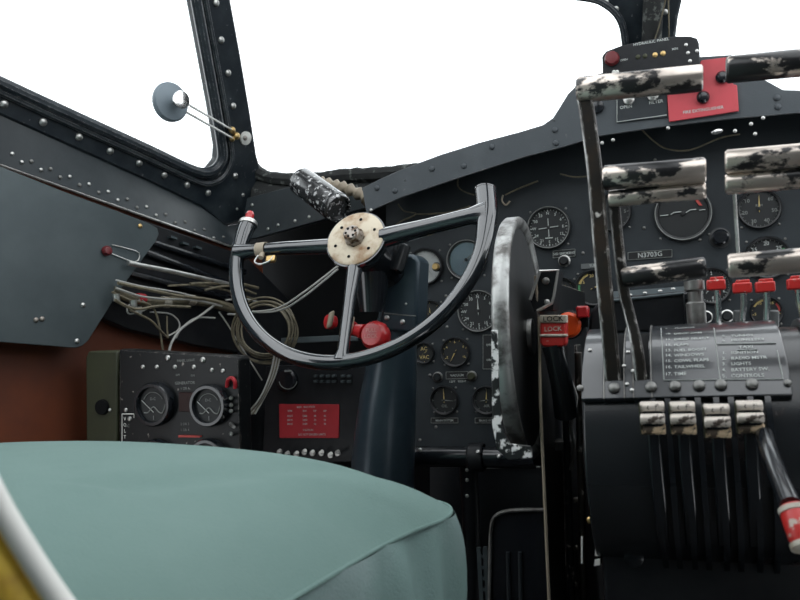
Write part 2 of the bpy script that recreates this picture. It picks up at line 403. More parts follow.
# ================================================================== SIDE EQUIPMENT
# big grey plate hung on the left wall
pt = thing('side_plate', 'large scuffed grey metal plate fixed to the left wall', 'panel', wl(80, 350, .04))
MB().prism([wl(x, y, .035) for x, y in [(-330, 42), (-200, 91), (0, 166), (60, 190), (120, 212), (150, 224), (157, 228), (159, 234), (156, 241), (120, 290), (88, 341), (82, 346), (76, 348), (0, 342), (-200, 330), (-330, 322)]], -Vn * .003).build('plate', 'plate', pt, bevel=.0008)
for p, m_ in [((140, 226), 'brass'), ((83, 305), 'steel'), ((77, 341), 'steel'), ((36, 320), 'nut'), ((42, 319), 'nut')]: screw(wl(*p, .0355), Vn, .004, pt, m_)
lt = thing('warning_lamp', 'small dark red lamp with a wire clip on the large grey plate', 'lamp', wl(106, 251, .036))
MB().lathe([(.008, 0), (.008, .005), (.006, .008), (0, .009)], wl(106, 251, .036), Vn, 20).build('lens', 'dark_red', lt)
MB().tube(smooth_path([wl(112, 245, .038), wl(125, 248, .038), wl(139, 253, .038), wl(135, 262, .038), wl(112, 254, .038)], 3), .0010, 6).build('clip', 'steel', lt)
# black ribbed panel standing in for the shaded recess under the rivet seam
sp = thing('recess_shade_panel', 'black ribbed panel standing in for the shaded recess behind the grey plate', 'panel', wl(180, 320, .0))
MB().prism([wl(x, y, .006) for x, y in [(60, 192), (120, 212), (246, 256), (290, 300), (290, 480), (239, 480), (239, 352), (200, 346), (130, 330), (60, 300)]], -Vn * .02).build('panel', 'black', sp, bevel=.002)
for a, b_ in (((120, 232), (245, 272)), ((125, 244), (245, 290)), ((110, 268), (250, 304))):
    MB().tube([wl(*a, .014), wl(*b_, .014)], .006, 10).build('rib', 'black_gloss', sp)
for p in ((172, 238), (184, 244), (197, 248)): MB().box(wl(*p, .010), (.012, .014, .004), Vn, Ld, EZ).build('tab', 'plate', sp)
tag(MB().tube([wl(128, 263, .05), wl(170, 271, .05), wl(237, 286, .05)], .0042, 12).build('control_rod', 'steel'), 'long straight grey rod running forward under the rivet seam', 'rod')
# ------- wiring
def wire(pts, r, m, depth, jitter=.0):
    return smooth_path([wl(x, y, depth + random.uniform(-jitter, jitter)) for x, y in pts], 5)
WIRES = [([(118, 283), (150, 290), (180, 296), (210, 300), (228, 306)], 'wire_tan', .0028), ([(116, 288), (140, 296), (165, 299), (195, 300), (222, 306)], 'wire_white', .0018),
         ([(112, 292), (130, 300), (150, 305), (158, 320), (163, 352)], 'wire_tan', .0018), ([(120, 284), (150, 288), (185, 294), (208, 303)], 'wire_white', .0014),
         ([(217, 303), (200, 316), (182, 328), (172, 342), (169, 352)], 'wire_white', .0022), ([(215, 318), (196, 318), (182, 328), (176, 338)], 'wire_white', .0015),
         ([(150, 312), (170, 314), (179, 322), (178, 330), (168, 336)], 'wire_white', .0014), ([(130, 310), (150, 320), (160, 330), (168, 338)], 'wire_tan', .0018),
         ([(219, 312), (228, 325), (240, 345), (262, 380)], 'wire_white', .0013), ([(167, 316), (167, 328), (168, 337)], 'wire_tan', .0016),
         ([(116, 280), (140, 286), (165, 290)], 'wire_white', .0014), ([(140, 300), (128, 306), (130, 314), (148, 308), (142, 300)], 'wire_white', .0014),
         ([(190, 284), (215, 283), (240, 284), (258, 288)], 'wire_tan', .003), ([(168, 286), (195, 285), (225, 290), (256, 300)], 'wire_tan', .002),
         ([(115, 300), (135, 309), (160, 306), (190, 307)], 'wire_tan', .0026), ([(226, 300), (245, 299), (258, 302)], 'wire_white', .0018),
         ([(228, 314), (245, 315)], 'wire_white', .0018), ([(205, 290), (230, 286), (256, 294)], 'wire_tan', .0022)]
WL = ['thick tan wire running forward along the top of the tangle', 'thin white wire crossing the middle of the tangle', 'tan wire bending down to the left top of the meter box', 'thinnest white wire along the upper edge of the tangle',
      'thick white wire curving down onto the top of the meter box', 'white wire arching beside the thick one that drops to the meter box', 'white wire looping over and back above the meter box', 'tan wire slanting down to meet the white loop',
      'long white wire falling behind the left rim of the wheel', 'short tan wire hanging straight down above the meter box', 'short white wire coming out from the grey plate edge', 'small white ring of wire tied round the bundle near the grey plate',
      'thick tan wire high on the right, leading towards the wheel', 'tan wire just under the long grey rod', 'lowest tan wire coming out from the grey plate', 'short white wire end left of the wheel rim, upper of two', 'shortest white wire end left of the wheel rim, lower of two', 'tan wire arching to the wheel rim under the grey rod']
for i, (pts, m_, r) in enumerate(WIRES):
    o = MB().tube(wire(pts, r, m_, .06 - .002 * (i % 7)), r, 6).build('loose_wire', m_)
    tag(o, WL[i], 'wire', 'loose wires in the tangle on the left wall')
bd = thing('cable_bundle', 'thick taped tan cable bundle running along the left wall', 'cable', wl(170, 300, .03))
MB().tube(wire([(112, 290), (135, 299), (160, 302), (185, 300), (215, 304), (245, 312)], 0, 0, .03), .0085, 10).build('cable', 'wire_tan', bd)
for x, y in ((140, 299), (165, 302), (190, 300)): MB().cyl(wl(x - 3, y - .3, .03), wl(x + 4, y + .5, .03), .0095, seg=14).build('tie', 'offwhite' if x != 140 else 'red_placard', bd, label='red tape wrap' if x == 140 else None)
for i, (x, y) in enumerate(((116, 294), (138, 307), (133, 300))):
    t_ = MB(); t_.cyl(wl(x, y, .055), wl(x + 1, y + 7, .055), .006, .005, 14)
    tag(t_.build('cable_connector', 'steel'), 'small metal plug on the loose wires, ' + ['nearest the edge of the grey plate', 'lowest of three', 'in the middle of three'][i], 'connector', 'small plugs on the loose wires')
# wire coil hanging behind the wheel
co = thing('wire_coil', 'coil of pale wires hanging behind the left of the control wheel', 'wire', P(265, 340, Y=1.16))
for k in range(7):
    rr = 24 + k * 1.3; cx, cy = 265 + random.uniform(-2, 2), 331 + random.uniform(-2, 3); ph = random.uniform(0, 6)
    MB().tube(smooth_path([P(cx + rr * (1 + .03 * sin(3 * a / 10 * 2 * pi + ph)) * cos(a / 10 * 2 * pi), cy + rr * 1.03 * sin(a / 10 * 2 * pi), Y=1.16 + .003 * k + .003 * sin(a + ph)) for a in range(10)], 4, True), .0017, 6, True).build('loop', 'wire_tan', co)
for k in range(5):
    MB().tube(smooth_path([P(275 + k * 1.5, 352, Y=1.165 + .002 * k), P(270 + k * 1.3, 375, Y=1.165 + .002 * k), P(260 + k, 398, Y=1.16 + .002 * k), P(247 + k * 2, 414, Y=1.165)], 4), .0016, 6).build('strand', 'wire_tan' if k % 2 else 'wire_white', co)
for k in range(2):
    tag(MB().tube(smooth_path([P(244 + 2 * k, 312, Y=1.14), P(275 + k * 2, 309 + 2 * k, Y=1.13), P(300 + 2 * k, 295 + k * 3, Y=1.12), P(338, 266 + k * 3, Y=1.12)], 6), .0017, 6).build('loose_wire', 'wire_white'), ['upper', 'lower'][k] + ' of two white wires rising from the coil to the wheel hub', 'wire')
# --- generator box
BY = .93
gb = thing('generator_meter_box', 'black generator meter panel with two round meters beside the seat', 'panel', P(178, 445, Y=BY))
MB().prism(pl([(119, 350), (121, 349), (236, 356), (239, 359), (241, 470), (119, 470)], BY), (0, .03, 0)).build('case', 'worn_black', gb, bevel=.002)
for p in [(143, 367), (157, 367), (175, 367), (194, 367), (212, 370), (223, 371), (126, 410)]: screw(P(*p, Y=BY), NY, .0034, gb)
for p in [(168, 358), (203, 360)]: screw(P(*p, Y=BY), NY, .0045, gb)
def tx(s, px, py, Y, h, al='CENTER', wd=None): return (s, P(px, py, Y=Y), EX, EZ, h, al, wd)
text_mesh([tx('PANEL LIGHT', 186, 360.5, BY, .0036), tx('GENERATOR', 185, 383, BY, .0042), tx('1 OR 4', 185, 388.5, BY, .0036), tx('OFF', 178, 375, BY, .003), tx('ON', 193, 375.5, BY, .003), tx('2 OR 3', 185, 424, BY, .0036), tx('1 OR 4', 185, 430, BY, .0036), tx('AC', 127.5, 426, BY, .004)], 'lettering', 'ink_dim', gb)
tl = MB()
for a, b_ in (((122, 414), (134, 414)), ((122, 414), (122, 445)), ((134, 414), (134, 418))): tl.tube([P(*a, Y=BY - .0006), P(*b_, Y=BY - .0006)], .0008, 4)
tl.build('label_outline', 'white', gb)
text_mesh([tx(c, 125, 419 + 6 * i, BY, .005) for i, c in enumerate('VOLT')], 'lettering', 'white', gb)
screw(P(130, 419, Y=BY), NY, .004, gb)
for i, y in enumerate((398, 405, 411, 424, 434)):
    sw = MB().cyl(P(231, y, Y=BY), P(231 + (3 if i == 3 else 0), y + (3 if i == 3 else 0), Y=BY - .012), .0032, .0022, 12).build('switch', 'steel', gb)
MB().tube(smooth_path([P(227, 387, Y=BY - .003), P(228, 380, Y=BY - .006), P(232, 378, Y=BY - .006), P(235, 382, Y=BY - .006), P(235, 388, Y=BY - .003)], 3), .0028, 8).build('switch_guard', 'red_placard', gb, label='red switch guard')
MB().prism(pl([(181, 392), (202, 393), (202, 412), (181, 411)], BY), (0, -.006, 0)).build('switch_cover', 'brown', gb, bevel=.001, label='dark brownish switch cover')
MB().prism(pl([(180, 435), (202, 435.5), (202, 437), (180, 437)], BY), (0, -.004, 0)).build('marking_strip', 'ink_red', gb, label='thin red strip')
def meter(px, py, r, parent):
    c = P(px, py, Y=BY)
    mt = thing('generator_meter', ('left' if px < 180 else 'right') + (' round black meter with white needle' if py < 420 else ' lower round meter half hidden by the seat') + ' on the generator panel', 'meter', c, 'meters on the generator panel')
    MB().lathe([(r, 0), (r, .010), (r * .93, .014), (r * .80, .014), (r * .76, .008)], c, NY, 40).build('bezel', 'black_gloss', mt)
    mt = MB().cyl(c + NY * .001, c + NY * .007, r * .78, seg=36).build('dial', 'dial', mt)
    q = c + NY * .0085
    MB().tube([q + V((cos(a) * r * .55, 0, sin(a) * r * .55)) for a in [radians(25 + 130 * i / 16) for i in range(17)]], .0006, 5).build('scale_arc', 'ink_dim', mt)
    MB().tube([q + V((0, 0, -r * .35)), q + V((-r * .62, 0, r * .20))], .0006, 5).build('needle', 'ink', mt)
    MB().tube(smooth_path([q + V((r * x, 0, r * y)) for x, y in ((-.5, -.35), (-.3, -.35), (0, -.1), (.3, -.35), (.5, -.35), (.66, 0))], 4), .0009, 5).build('cover_edge', 'ink_dim', mt)
    text_mesh([('D-C', q + V((r * .0, 0, r * .25)), EX, EZ, .004), ('1', q + V((0, 0, -r * .6)), EX, EZ, .006)], 'lettering', 'ink_dim', mt)
for a in ((157, 404, .032), (212, 405, .030), (159, 459, .030), (211, 459, .030)): meter(*a, gb)
ob_ = thing('equipment_box', 'olive green metal box left of the black generator panel', 'box', P(100, 440, Y=.94))
MB().prism(pl([(88, 351), (117.5, 351), (117.5, 480), (86, 480), (85.5, 358)], .936), (0, .06, 0)).build('case', 'olive', ob_, bevel=.003)
for p in ((107, 410), (110, 410)): screw(P(*p, Y=.9355), NY, .0028, ob_)
MB().lathe([(.012, 0), (.011, .005), (0, .006)], P(103, 407, Y=.936), NY, 18).build('cap', 'dark', ob_)

# --- round disc on two rods at the side window
dk = thing('window_disc_bracket', 'grey round disc with chrome cap on two thin rods in the side window', 'bracket', w(243, 138, .004))
e = w(243, 138, .004)
dc = w(171, 102, .075); dn = (V((.92, -.36, -.12))).normalized()
MB().lathe([(0, -.012), (.024, -.011), (.032, -.004), (.032, 0), (.029, .004), (.010, .009), (0, .009)], dc, dn, 36).build('disc', 'grey_disc', dk)
MB().lathe([(.006, .006), (.006, .022), (.009, .024), (.0145, .028), (.0145, .031), (.006, .033), (0, .033)], dc, dn, 28).build('cap', 'chrome', dk)
MB().cyl(w(186, 112, .085), w(234, 139, .012), .0021, seg=8).build('rod', 'steel', dk)
MB().cyl(w(189, 105, .085), w(234, 131, .012), .0021, seg=8).build('rod', 'steel', dk)
bb = MB(); bb.ball(w(232, 130, .014), .0065).ball(w(236, 136, .012), .0075).ball(w(232, 139, .012), .0055); bb.build('clamp', 'brass', dk, label='small brass clamp')
MB().lathe([(0, .006), (.006, .006), (.013, .004), (.013, 0), (0, 0)], w(245, 138, .003), Wn, 28).build('washer', 'white', dk, label='white round washer')
screw(w(245, 138, .009), Wn, .005, dk, 'nut')

# --- canister and corrugated hose
cn = thing('canister', 'small black canister with scuffed label under the windshield', 'canister', P(320, 200, Y=1.22))
a0, a1 = P(301, 181, Y=1.25), P(339, 209, Y=1.20); ad = (a1 - a0).normalized(); Lc = (a1 - a0).length
MB().lathe([(0, 0), (.022, 0), (.0262, .003), (.0262, Lc - .004), (.024, Lc), (.021, Lc), (.021, Lc - .006), (0, Lc - .006)], a0, ad, 36).build('body', 'can_paint', cn)
MB().lathe([(.0266, Lc * .90), (.0272, Lc * .905), (.0272, Lc * .94), (.0266, Lc * .945)], a0, ad, 36).build('rim_band', 'black_gloss', cn)
hs = MB(); hp = smooth_path(pl([(322, 183), (336, 186), (350, 190), (366, 198), (371, 206)], 1.27), 8)
pr = [.010 + .0028 * cos(i * pi * 2 / 4) for i in range(len(hp))]
hs.tube(hp, pr, 14); tag(hs.build('corrugated_hose', 'tan_band'), 'short tan corrugated hose behind the black canister', 'hose')

# ================================================================== INSTRUMENT PANEL
PY = 1.30
ip = thing('instrument_panel', 'dark main instrument panel under the windshield cowl', 'panel', P(600, 440, Y=PY))
MB().prism(pl([(386, 196), (450, 176), (560, 145), (650, 126), (800, 108), (930, 115), (930, 440), (640, 446), (480, 448), (386, 452)], PY), (0, .006, 0)).build('board', 'panel', ip)
def ps(px, py, r=.0028, m_='silver_dark'): screw(P(px, py, Y=PY), NY, r, ip, m_)
for p in [(447, 327), (436, 427), (583, 253), (644, 228), (430, 375), (655, 160), (446, 296), (420, 440), (735, 290), (700, 240), (560, 215), (600, 160), (528, 245)]: ps(*p)
sb = thing('switch_panel', 'dark lower left sub panel with a red placard behind the wheel', 'panel', P(310, 455, Y=1.29))
MB().prism(pl([(266, 366), (372, 364), (374, 462), (262, 464)], 1.29), (0, .03, 0)).build('board', 'black', sb, bevel=.002)
pc = thing('warning_placard', 'red placard with faint rows of text low behind the wheel', 'placard', P(309, 439, Y=1.287))
MB().prism(pl([(279, 404), (339, 404.5), (338.5, 438), (279.5, 438)], 1.287), (0, .002, 0)).build('plate', 'red_placard', pc, bevel=.0006)
cols = []
for r_i, y in enumerate((411, 416, 420, 424)):
    for x, s_ in ((290, 'MAN'), (305, '2300'), (315, '38'), (325, '45')): cols.append(tx(s_ if r_i else ['RPM', 'M.P.', 'HP', 'ALT'][(x - 290) // 12], x, y, 1.287, .0036))
text_mesh([tx('MAX   MAN PRESS', 306, 407, 1.287, .0034)] + cols + [tx('CAUTION', 308, 430, 1.287, .0034), tx('DO NOT EXCEED LIMITS', 312, 434.5, 1.287, .0036)], 'lettering', 'ink', pc)
rd = thing('round_relay', 'small dark round unit left of the switch rows above the red placard', 'instrument', P(288, 380, Y=1.287))
MB().lathe([(.022, 0), (.022, .010), (.018, .013), (0, .013)], P(288, 380, Y=1.289), NY, 30).build('body', 'black_gloss', rd)
MB().tube([P(288 + 9 * cos(a), 380 + 9 * sin(a), Y=1.2755) for a in [radians(10 + 160 * i / 12) for i in range(13)]], .0007, 5).build('arc', 'ink_dim', rd)
MB().box(P(288, 371, Y=1.275), (.014, .002, .003)).build('nameplate', 'ink_dim', rd)
ORD = ['leftmost', 'second from left', 'third from left', 'fourth from left', 'fifth from left', 'sixth from left', 'seventh from left', 'rightmost']
for yy in (376, 381.5):
    for k in range(6):
        x = 316 + k * 6 + (3 if k > 3 else 0)
        tag(MB().box(P(x, yy, Y=1.283), (.006, .010, .0045)).build('rocker_switch', 'plate', bevel=.0008), ORD[k] + ' tiny grey switch of the ' + ('upper' if yy == 376 else 'lower') + ' row above the red placard', 'switch', 'tiny switches above the red placard')
kb = [(280, 452), (288, 454), (297, 454), (305, 452), (313, 453), (322, 453), (331, 455), (338, 453)]
for i, (x, y) in enumerate(kb):
    sc = thing('toggle_switch', ORD[i] + (' white' if 1 < i < 7 else ' grey') + ' tipped switch in the row under the red placard', 'switch', P(x, y, Y=1.28), 'switches in the row under the red placard')
    MB().lathe([(.005, 0), (.005, .004), (0, .004)], P(x, y, Y=1.288), NY, 14).build('collar', 'steel', sc)
    MB().cyl(P(x, y, Y=1.284), P(x, y - 1.5, Y=1.268), .0022, .0034, 12).build('tip', 'white' if 1 < i < 7 else 'steel', sc)
# flat lever bar behind the wheel foot
fl = thing('flat_lever', 'flat pale lever bar lying behind the foot of the wheel', 'lever', P(316, 342, Y=1.2))
MB().prism(pl([(281, 338), (345, 335), (357, 337), (357, 341), (345, 341), (300, 343), (281, 343)], 1.2), (0, .006, 0)).build('bar', 'plate', fl, bevel=.001)
for x in (290, 348): screw(P(x, 339, Y=1.2), NY, .003, fl)

def needle(mt, c, r, ang, L, m_='ink', wd=.0016, tail=.2):
    d = V((sin(ang), 0, cos(ang))); p_ = V((cos(ang), 0, -sin(ang)))
    b = MB(); b.prism([c + d * (L * r), c + p_ * wd, c - d * (tail * r), c - p_ * wd], NY * .0008); b.build('needle', m_, mt, smooth=False)
def gauge(px, py, rp, label, nums=None, na=(0, 360), nt=36, needles=((40, .7),), dial='dial', ink='ink', bez='bezel', arcs=(), txt=(), Y=PY, ringink=None, nh=.17, name='dial_gauge', glass=False, white_ring=False, nr=.66):
    c = P(px, py, Y=Y); r = (P(px + rp, py, Y=Y) - c).length
    mt = thing(name, label, 'gauge', c, 'round instruments on the main panel')
    MB().lathe([(r, 0), (r, .007), (r * .94, .010), (r * .87, .009), (r * .85, .003)], c, NY, 44).build('bezel', bez, mt)
    if white_ring: MB().lathe([(r * .97, .0095), (r * .955, .0105), (r * .93, .0102), (r * .93, .0094)], c, NY, 44).build('rim_line', 'ink_dim', mt)
    MB().cyl(c + NY * .0008, c + NY * .004, r * .87, seg=40).build('dial', dial, mt)
    root, mt = mt, mt.children[-1] if False else [o for o in mt.children if o.name.startswith('dial')][0]
    q = c + NY * .0046; tk = MB(); a0_, a1_ = na
    if nt:
        for i in range(nt + (0 if a1_ - a0_ >= 360 else 1)):
            a = radians(a0_ + (a1_ - a0_) * i / nt); d = V((sin(a), 0, cos(a))); big = i % max(1, nt // max(1, len(nums or [1] * 8))) == 0
            p_ = V((cos(a), 0, -sin(a))) * r * (.012 if not big else .02); l0 = r * (.80 if not big else .75)
            tk.prism([q + d * l0 - p_, q + d * l0 + p_, q + d * r * .85 + p_, q + d * r * .85 - p_], NY * .0004)
        tk.build('scale', ink, mt, smooth=False)
    else: tk.b.free()
    it = []
    if nums:
        N = len(nums); full = a1_ - a0_ >= 360
        for i, s_ in enumerate(nums):
            a = radians(a0_ + (a1_ - a0_) * i / (N if full else N - 1)); it.append((str(s_), q + V((sin(a), 0, cos(a))) * r * nr, EX, EZ, r * nh))
    for s_, x, y, h in txt: it.append((s_, q + V((x * r, 0, y * r)), EX, EZ, h * r))
    if it: text_mesh(it, 'lettering', ink, mt)
    for a_s, a_e, m_ in arcs:
        MB().strip([q + NY * .0002 + V((sin(radians(a)), 0, cos(radians(a)))) * r * .72 for a in [a_s + (a_e - a_s) * i / 12 for i in range(13)]],
                   [q + NY * .0002 + V((sin(radians(a)), 0, cos(radians(a)))) * r * .84 for a in [a_s + (a_e - a_s) * i / 12 for i in range(13)]], NY * .0003).build('colour_arc', m_, mt, smooth=False)
    for nd in needles: needle(mt, q + NY * .001, r, radians(nd[0]), nd[1], nd[2] if len(nd) > 2 else ink, wd=nd[3] * r if len(nd) > 3 else .04 * r)
    MB().lathe([(r * .08, 0), (r * .08, .003), (0, .0035)], q, NY, 14).build('hub', 'bezel', mt)
    if glass: MB().cyl(c + NY * .0075, c + NY * .0085, r * .87, seg=40).build('glass', 'gauge_glass', root)
    for k in range(4):
        a = radians(45 + 90 * k); screw(c + V((cos(a), 0, sin(a))) * r * 1.16, NY, .0022, root, 'silver_dark')
    return mt, c, r
mt, c, r = gauge(549, 228, 22, 'round course indicator with a white cross in the panel centre left', ['N', '3', '6', 'E', '12', '15', 'S', '21', '24', 'W', '30', '33'], nt=36, needles=(), white_ring=True, nh=.13)
q = c + NY * .006
cr = MB(); cr.box(q, (r * .9, .0006, r * .035), V((cos(.06), 0, sin(.06))), EY, V((-sin(.06), 0, cos(.06)))); cr.box(q, (r * .035, .0006, r * .85)); cr.box(q + V((0, 0, -r * .48)), (r * .35, .0006, r * .05)); cr.build('cross_pointer', 'ink', mt)
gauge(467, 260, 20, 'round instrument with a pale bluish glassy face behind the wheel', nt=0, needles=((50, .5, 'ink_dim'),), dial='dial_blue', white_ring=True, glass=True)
mt, c, r = gauge(426, 267, 18, 'pale faced round clock partly behind the control column head', nt=24, needles=((140, .6),), dial='dial_white', ink='ink_dim')
gauge(479, 311, 21, 'directional compass card gauge behind the lower right of the wheel', ['N', '3', '6', 'E', '12', '15', 'S', '21', '24', 'W', '30', '33'], nt=36, needles=((0, .62),), white_ring=True, nh=.14)
gauge(431, 314, 13, 'small dark gauge with tan pointer just right of the column', nt=8, needles=((0, .5, 'ink_yellow'), (180, .5, 'ink_yellow'), (90, .4, 'ink_yellow')), ink='ink_yellow')
gauge(425, 353, 10, 'smallest tan lettered dial just right of the column', ['AC', 'VAC'], nt=4, needles=((60, .4, 'ink_yellow'),), ink='ink_yellow', nh=.35, nr=.4)
gauge(456, 352, 14.5, 'dark gauge with a tan needle above the vacuum knobs', ['2', '4', '6', '8', '10'], (-120, 120), 10, ((-150, .75, 'ink_yellow'),), ink='ink_yellow', nh=.15)
gauge(445, 400, 14, 'left of the two pressure gauges with tan needle below the vacuum knobs', nt=8, needles=((0, .8, 'ink_yellow'), (95, .75, 'ink_dim')), ink='ink_dim', txt=(('OIL', 0, -.4, .2),))
gauge(487, 400, 14, 'right of the two pressure gauges below the vacuum knobs', nt=8, needles=((5, .8, 'ink_yellow'), (-95, .5, 'ink_dim')), ink='ink_dim', txt=(('AIR', 0, -.4, .2),))
gauge(562, 293, 16, 'dark gauge half hidden behind the pedestal channel', ['2', '4', '6', '8'], nt=8, needles=((30, .6, 'ink_yellow'),), ink='ink_yellow')
gauge(594, 288, 19, 'gauge with a yellow and green arc behind the left throttle lever', ['15', '20', '25', '30'], (-60, 100), 8, ((70, .7),), arcs=((-70, -20, 'ink_yellow'), (-130, -75, 'ink_green')), ink='ink_yellow')
mt, c, r = gauge(683, 214, 30, 'large artificial horizon between the throttle handles', nt=0, needles=(), white_ring=True, name='artificial_horizon')
q = c + NY * .006
hb = MB()
for x0, x1, y0, y1 in ((-.78, -.5, 0, 0), (-.42, -.3, 0, .07), (-.3, -.05, .07, .07), (.1, .25, .02, .1), (.25, .45, .1, .1), (.55, .75, .06, .06)): hb.tube([q + V((x0 * r, 0, y0 * r)), q + V((x1 * r, 0, y1 * r))], .0009, 5)
hb.build('horizon_bar', 'ink', mt); MB().prism([q + V((.33 * r, 0, .62 * r)), q + V((.43 * r, 0, .62 * r)), q + V((.66 * r, 0, .22 * r)), q + V((.56 * r, 0, .22 * r))], NY * .001).build('warning_flag', 'ink_red', mt, label='red warning flag')
gauge(612, 213, 20, 'dark gauge hidden behind the throttle lever left of the artificial horizon', ['1', '5', '10', '15'], nt=16, needles=((120, .6),), ink='ink_dim')
gauge(759, 209, 23, 'gauge numbered round in tens at the upper right of the panel', ['', '60', '50', '40', '30', '20', '10'], nt=28, needles=((2, .7, 'ink_yellow'),), ink='ink_dim', txt=(('RPM', 0, .15, .12),), nh=.18)
gauge(767, 258, 24, 'gauge reading 20 and 25 at the top, behind the right lower handle', ['20', '25', '35', '45', '55', '10', '15'], nt=28, needles=((200, .6),), arcs=((60, 100, 'ink_green'),), nh=.18)
gauge(712, 286, 20, 'gauge with long white ticks behind the first red lever tip', ['2', '4', '6', '8', '10', '12'], nt=36, needles=((220, .6),), ink='ink', nh=.16)
gauge(766, 312, 17, 'lowest small gauge with tan figures behind the red tipped levers', ['5', '10', '15', '20'], (-100, 100), 10, ((190, .6, 'ink_green'),), arcs=((-60, -10, 'ink_yellow'), (50, 90, 'ink_red')), ink='ink_yellow')
gauge(842, 212, 23, 'round gauge at the right edge of the panel', ['0', '2', '4', '6'], nt=28)
# placards on the panel
def placard(pts, txts, label, m='bezel', ink='ink', outline=True, Y=PY, h=.005, name='label_plate'):
    t = thing(name, label, 'label', P(*pts[0], Y=Y - .002))
    pt_ = MB().prism(pl(pts, Y - .002), (0, .002, 0)).build('plate', m, t)
    if outline:
        b = MB(); q = pl(pts, Y - .0024)
        for i in range(len(q)): b.tube([q[i], q[(i + 1) % len(q)]], .0005, 4)
        b.build('border', 'ink_dim', pt_)
    text_mesh([tx(s_, x, y, Y - .002, hh) for s_, x, y, hh in txts], 'lettering', ink, pt_); return t
placard([(628, 252.5), (672, 249.5), (672, 257), (628, 260)], [('N3703G', 650, 254.8, .0078)], 'black name plate reading N3703G below the artificial horizon')
placard([(553, 251), (575, 249), (575, 256), (553, 258)], [('NO SMOKING', 564, 253.5, .0042)], 'small black label above the round knob right of the course indicator')
placard([(446, 372), (468, 371.5), (468, 378.5), (446, 379)], [('VACUUM', 457, 375.4, .0042)], 'small black label reading VACUUM between two knobs')
placard([(581, 264), (607, 262), (607, 267), (581, 269)], [('TURN', 594, 265.6, .004)], 'narrow pale label above the gauge with yellow arc', m='dial_grey', outline=False)
placard([(431, 418), (458, 418), (458, 423), (431, 423)], [('MAIN SYSTEM', 444.5, 420.5, .0038)], 'label reading MAIN SYSTEM under the left pressure gauge')
placard([(475, 418), (502, 418), (502, 423), (475, 423)], [('BRAKE SYSTEM', 488.5, 420.5, .0036)], 'label reading BRAKE SYSTEM under the right pressure gauge')
placard([(483, 335), (495, 335), (495, 369), (483, 369)], [('OFF', 489, 345, .004), ('ON', 489, 360, .004)], 'tall narrow outlined label beside the silver trim wheel')
text_mesh([tx('LEFT   RIGHT', 458, 381.5, PY, .0038)], 'lettering', 'ink', ip)
def pknob(px, py, rp, label, m='bezel', ring='steel', depth=.014, Y=PY):
    c = P(px, py, Y=Y); r = (P(px + rp, py, Y=Y) - c).length
    t = thing('panel_knob', label, 'knob', c)
    MB().lathe([(r, 0), (r, .003), (r * .8, .004)], c, NY, 24).build('collar', ring, t)
    MB().lathe([(r * .78, .001), (r * .74, depth), (r * .6, depth + .002), (0, depth + .002)], c, NY, 24).build('knob', m, t)
pknob(564.5, 261, 6, 'round knob with chrome ring below the no smoking label')
pknob(438, 377, 5, 'brown centred knob left of the VACUUM label', 'drum', 'silver_dark', .008)
pknob(472, 376, 5, 'olive knob right of the VACUUM label', 'olive', 'silver_dark', .008)
pknob(720, 238, 11, 'large black knob right of the artificial horizon', 'black_gloss', 'bezel', .02)
pknob(706, 317, 7, 'dark knob with pale ring left of the red tipped levers', 'drum', 'steel', .006)
pknob(727, 316, 7, 'grey knob with pale ring between two red tipped levers', 'dial', 'steel', .006)
pknob(437, 267, 4.5, 'small brass knob beside the column head', 'brass', 'bezel', .01, Y=1.27)
# wires under the cowl
for pts, l in (([(398, 204), (404, 211), (416, 214), (400, 222), (388, 232)], 'left end'), ([(416, 214), (430, 214), (450, 212), (470, 206)], 'middle'), ([(458, 178), (458, 186), (463, 191), (474, 195)], 'hanging loop'), ([(505, 195), (520, 188), (538, 181)], 'right of the hanging loop'), ([(560, 174), (575, 177), (590, 176)], 'near the left throttle'), ([(640, 128), (655, 142), (668, 149), (690, 150), (720, 138), (740, 134)], 'between the throttle handles')):
    tag(MB().tube(smooth_path(pl(pts, 1.285), 5), .0014, 6).build('cowl_wire', 'wire_tan'), 'thin pale wire under the windshield cowl, ' + l, 'wire', None)
hk = thing('cable_hook', 'small tan hook fixed to the panel above the course indicator', 'hook', P(504, 200, Y=1.295))
MB().tube(smooth_path(pl([(503, 195), (502, 201), (506, 205), (510, 201)], 1.292), 4), .0016, 8).build('hook', 'tan_band', hk)

# --- cowl (glare shield) face and deck
CY = 1.215
cw = thing('cowl', 'grey riveted arched cowl over the instrument panel', 'cowl', P(600, 140, Y=CY))
MB().prism(pl(arch + arcl, CY), (0, .004, 0)).build('face', 'cowl', cw, bevel=.001)
ap = pl(arch, CY + .004); MB().strip(ap, [p + V((0, .25, -.002)) for p in ap], V((0, 0, -.004))).build('deck', 'panel', cw)
for p in [(377, 188), (432, 169), (492, 147), (395, 191), (464, 166), (555, 130), (556, 143), (405, 180), (554, 120), (777, 98), (778, 107)]: screw(P(*p, Y=CY), NY, .0048 if p[0] not in (405, 554) else .002, cw, 'cowl')
for p in [(371, 210), (602, 143), (613, 140), (735, 131), (751, 124), (755, 134), (763, 118), (668, 128)]: screw(P(*p, Y=CY), NY, .003, cw, 'steel')
hh = MB(); cc = P(717, 132, Y=CY); hh.lathe([(.0075, 0), (.0065, .002), (0, .003)], (0, 0, 0), NY, 20); [setattr(v, 'co', cc + V((v.co.x * 1.2, v.co.y, v.co.z * .55 + v.co.x * .1))) for v in hh.b.verts]; hh.build('cap', 'chrome', cw, label='bright oval cap')
pn = thing('hydraulic_panel', 'black rounded hydraulic panel standing on top of the cowl', 'panel', P(650, 75, Y=CY - .03))
hpY = CY - .02
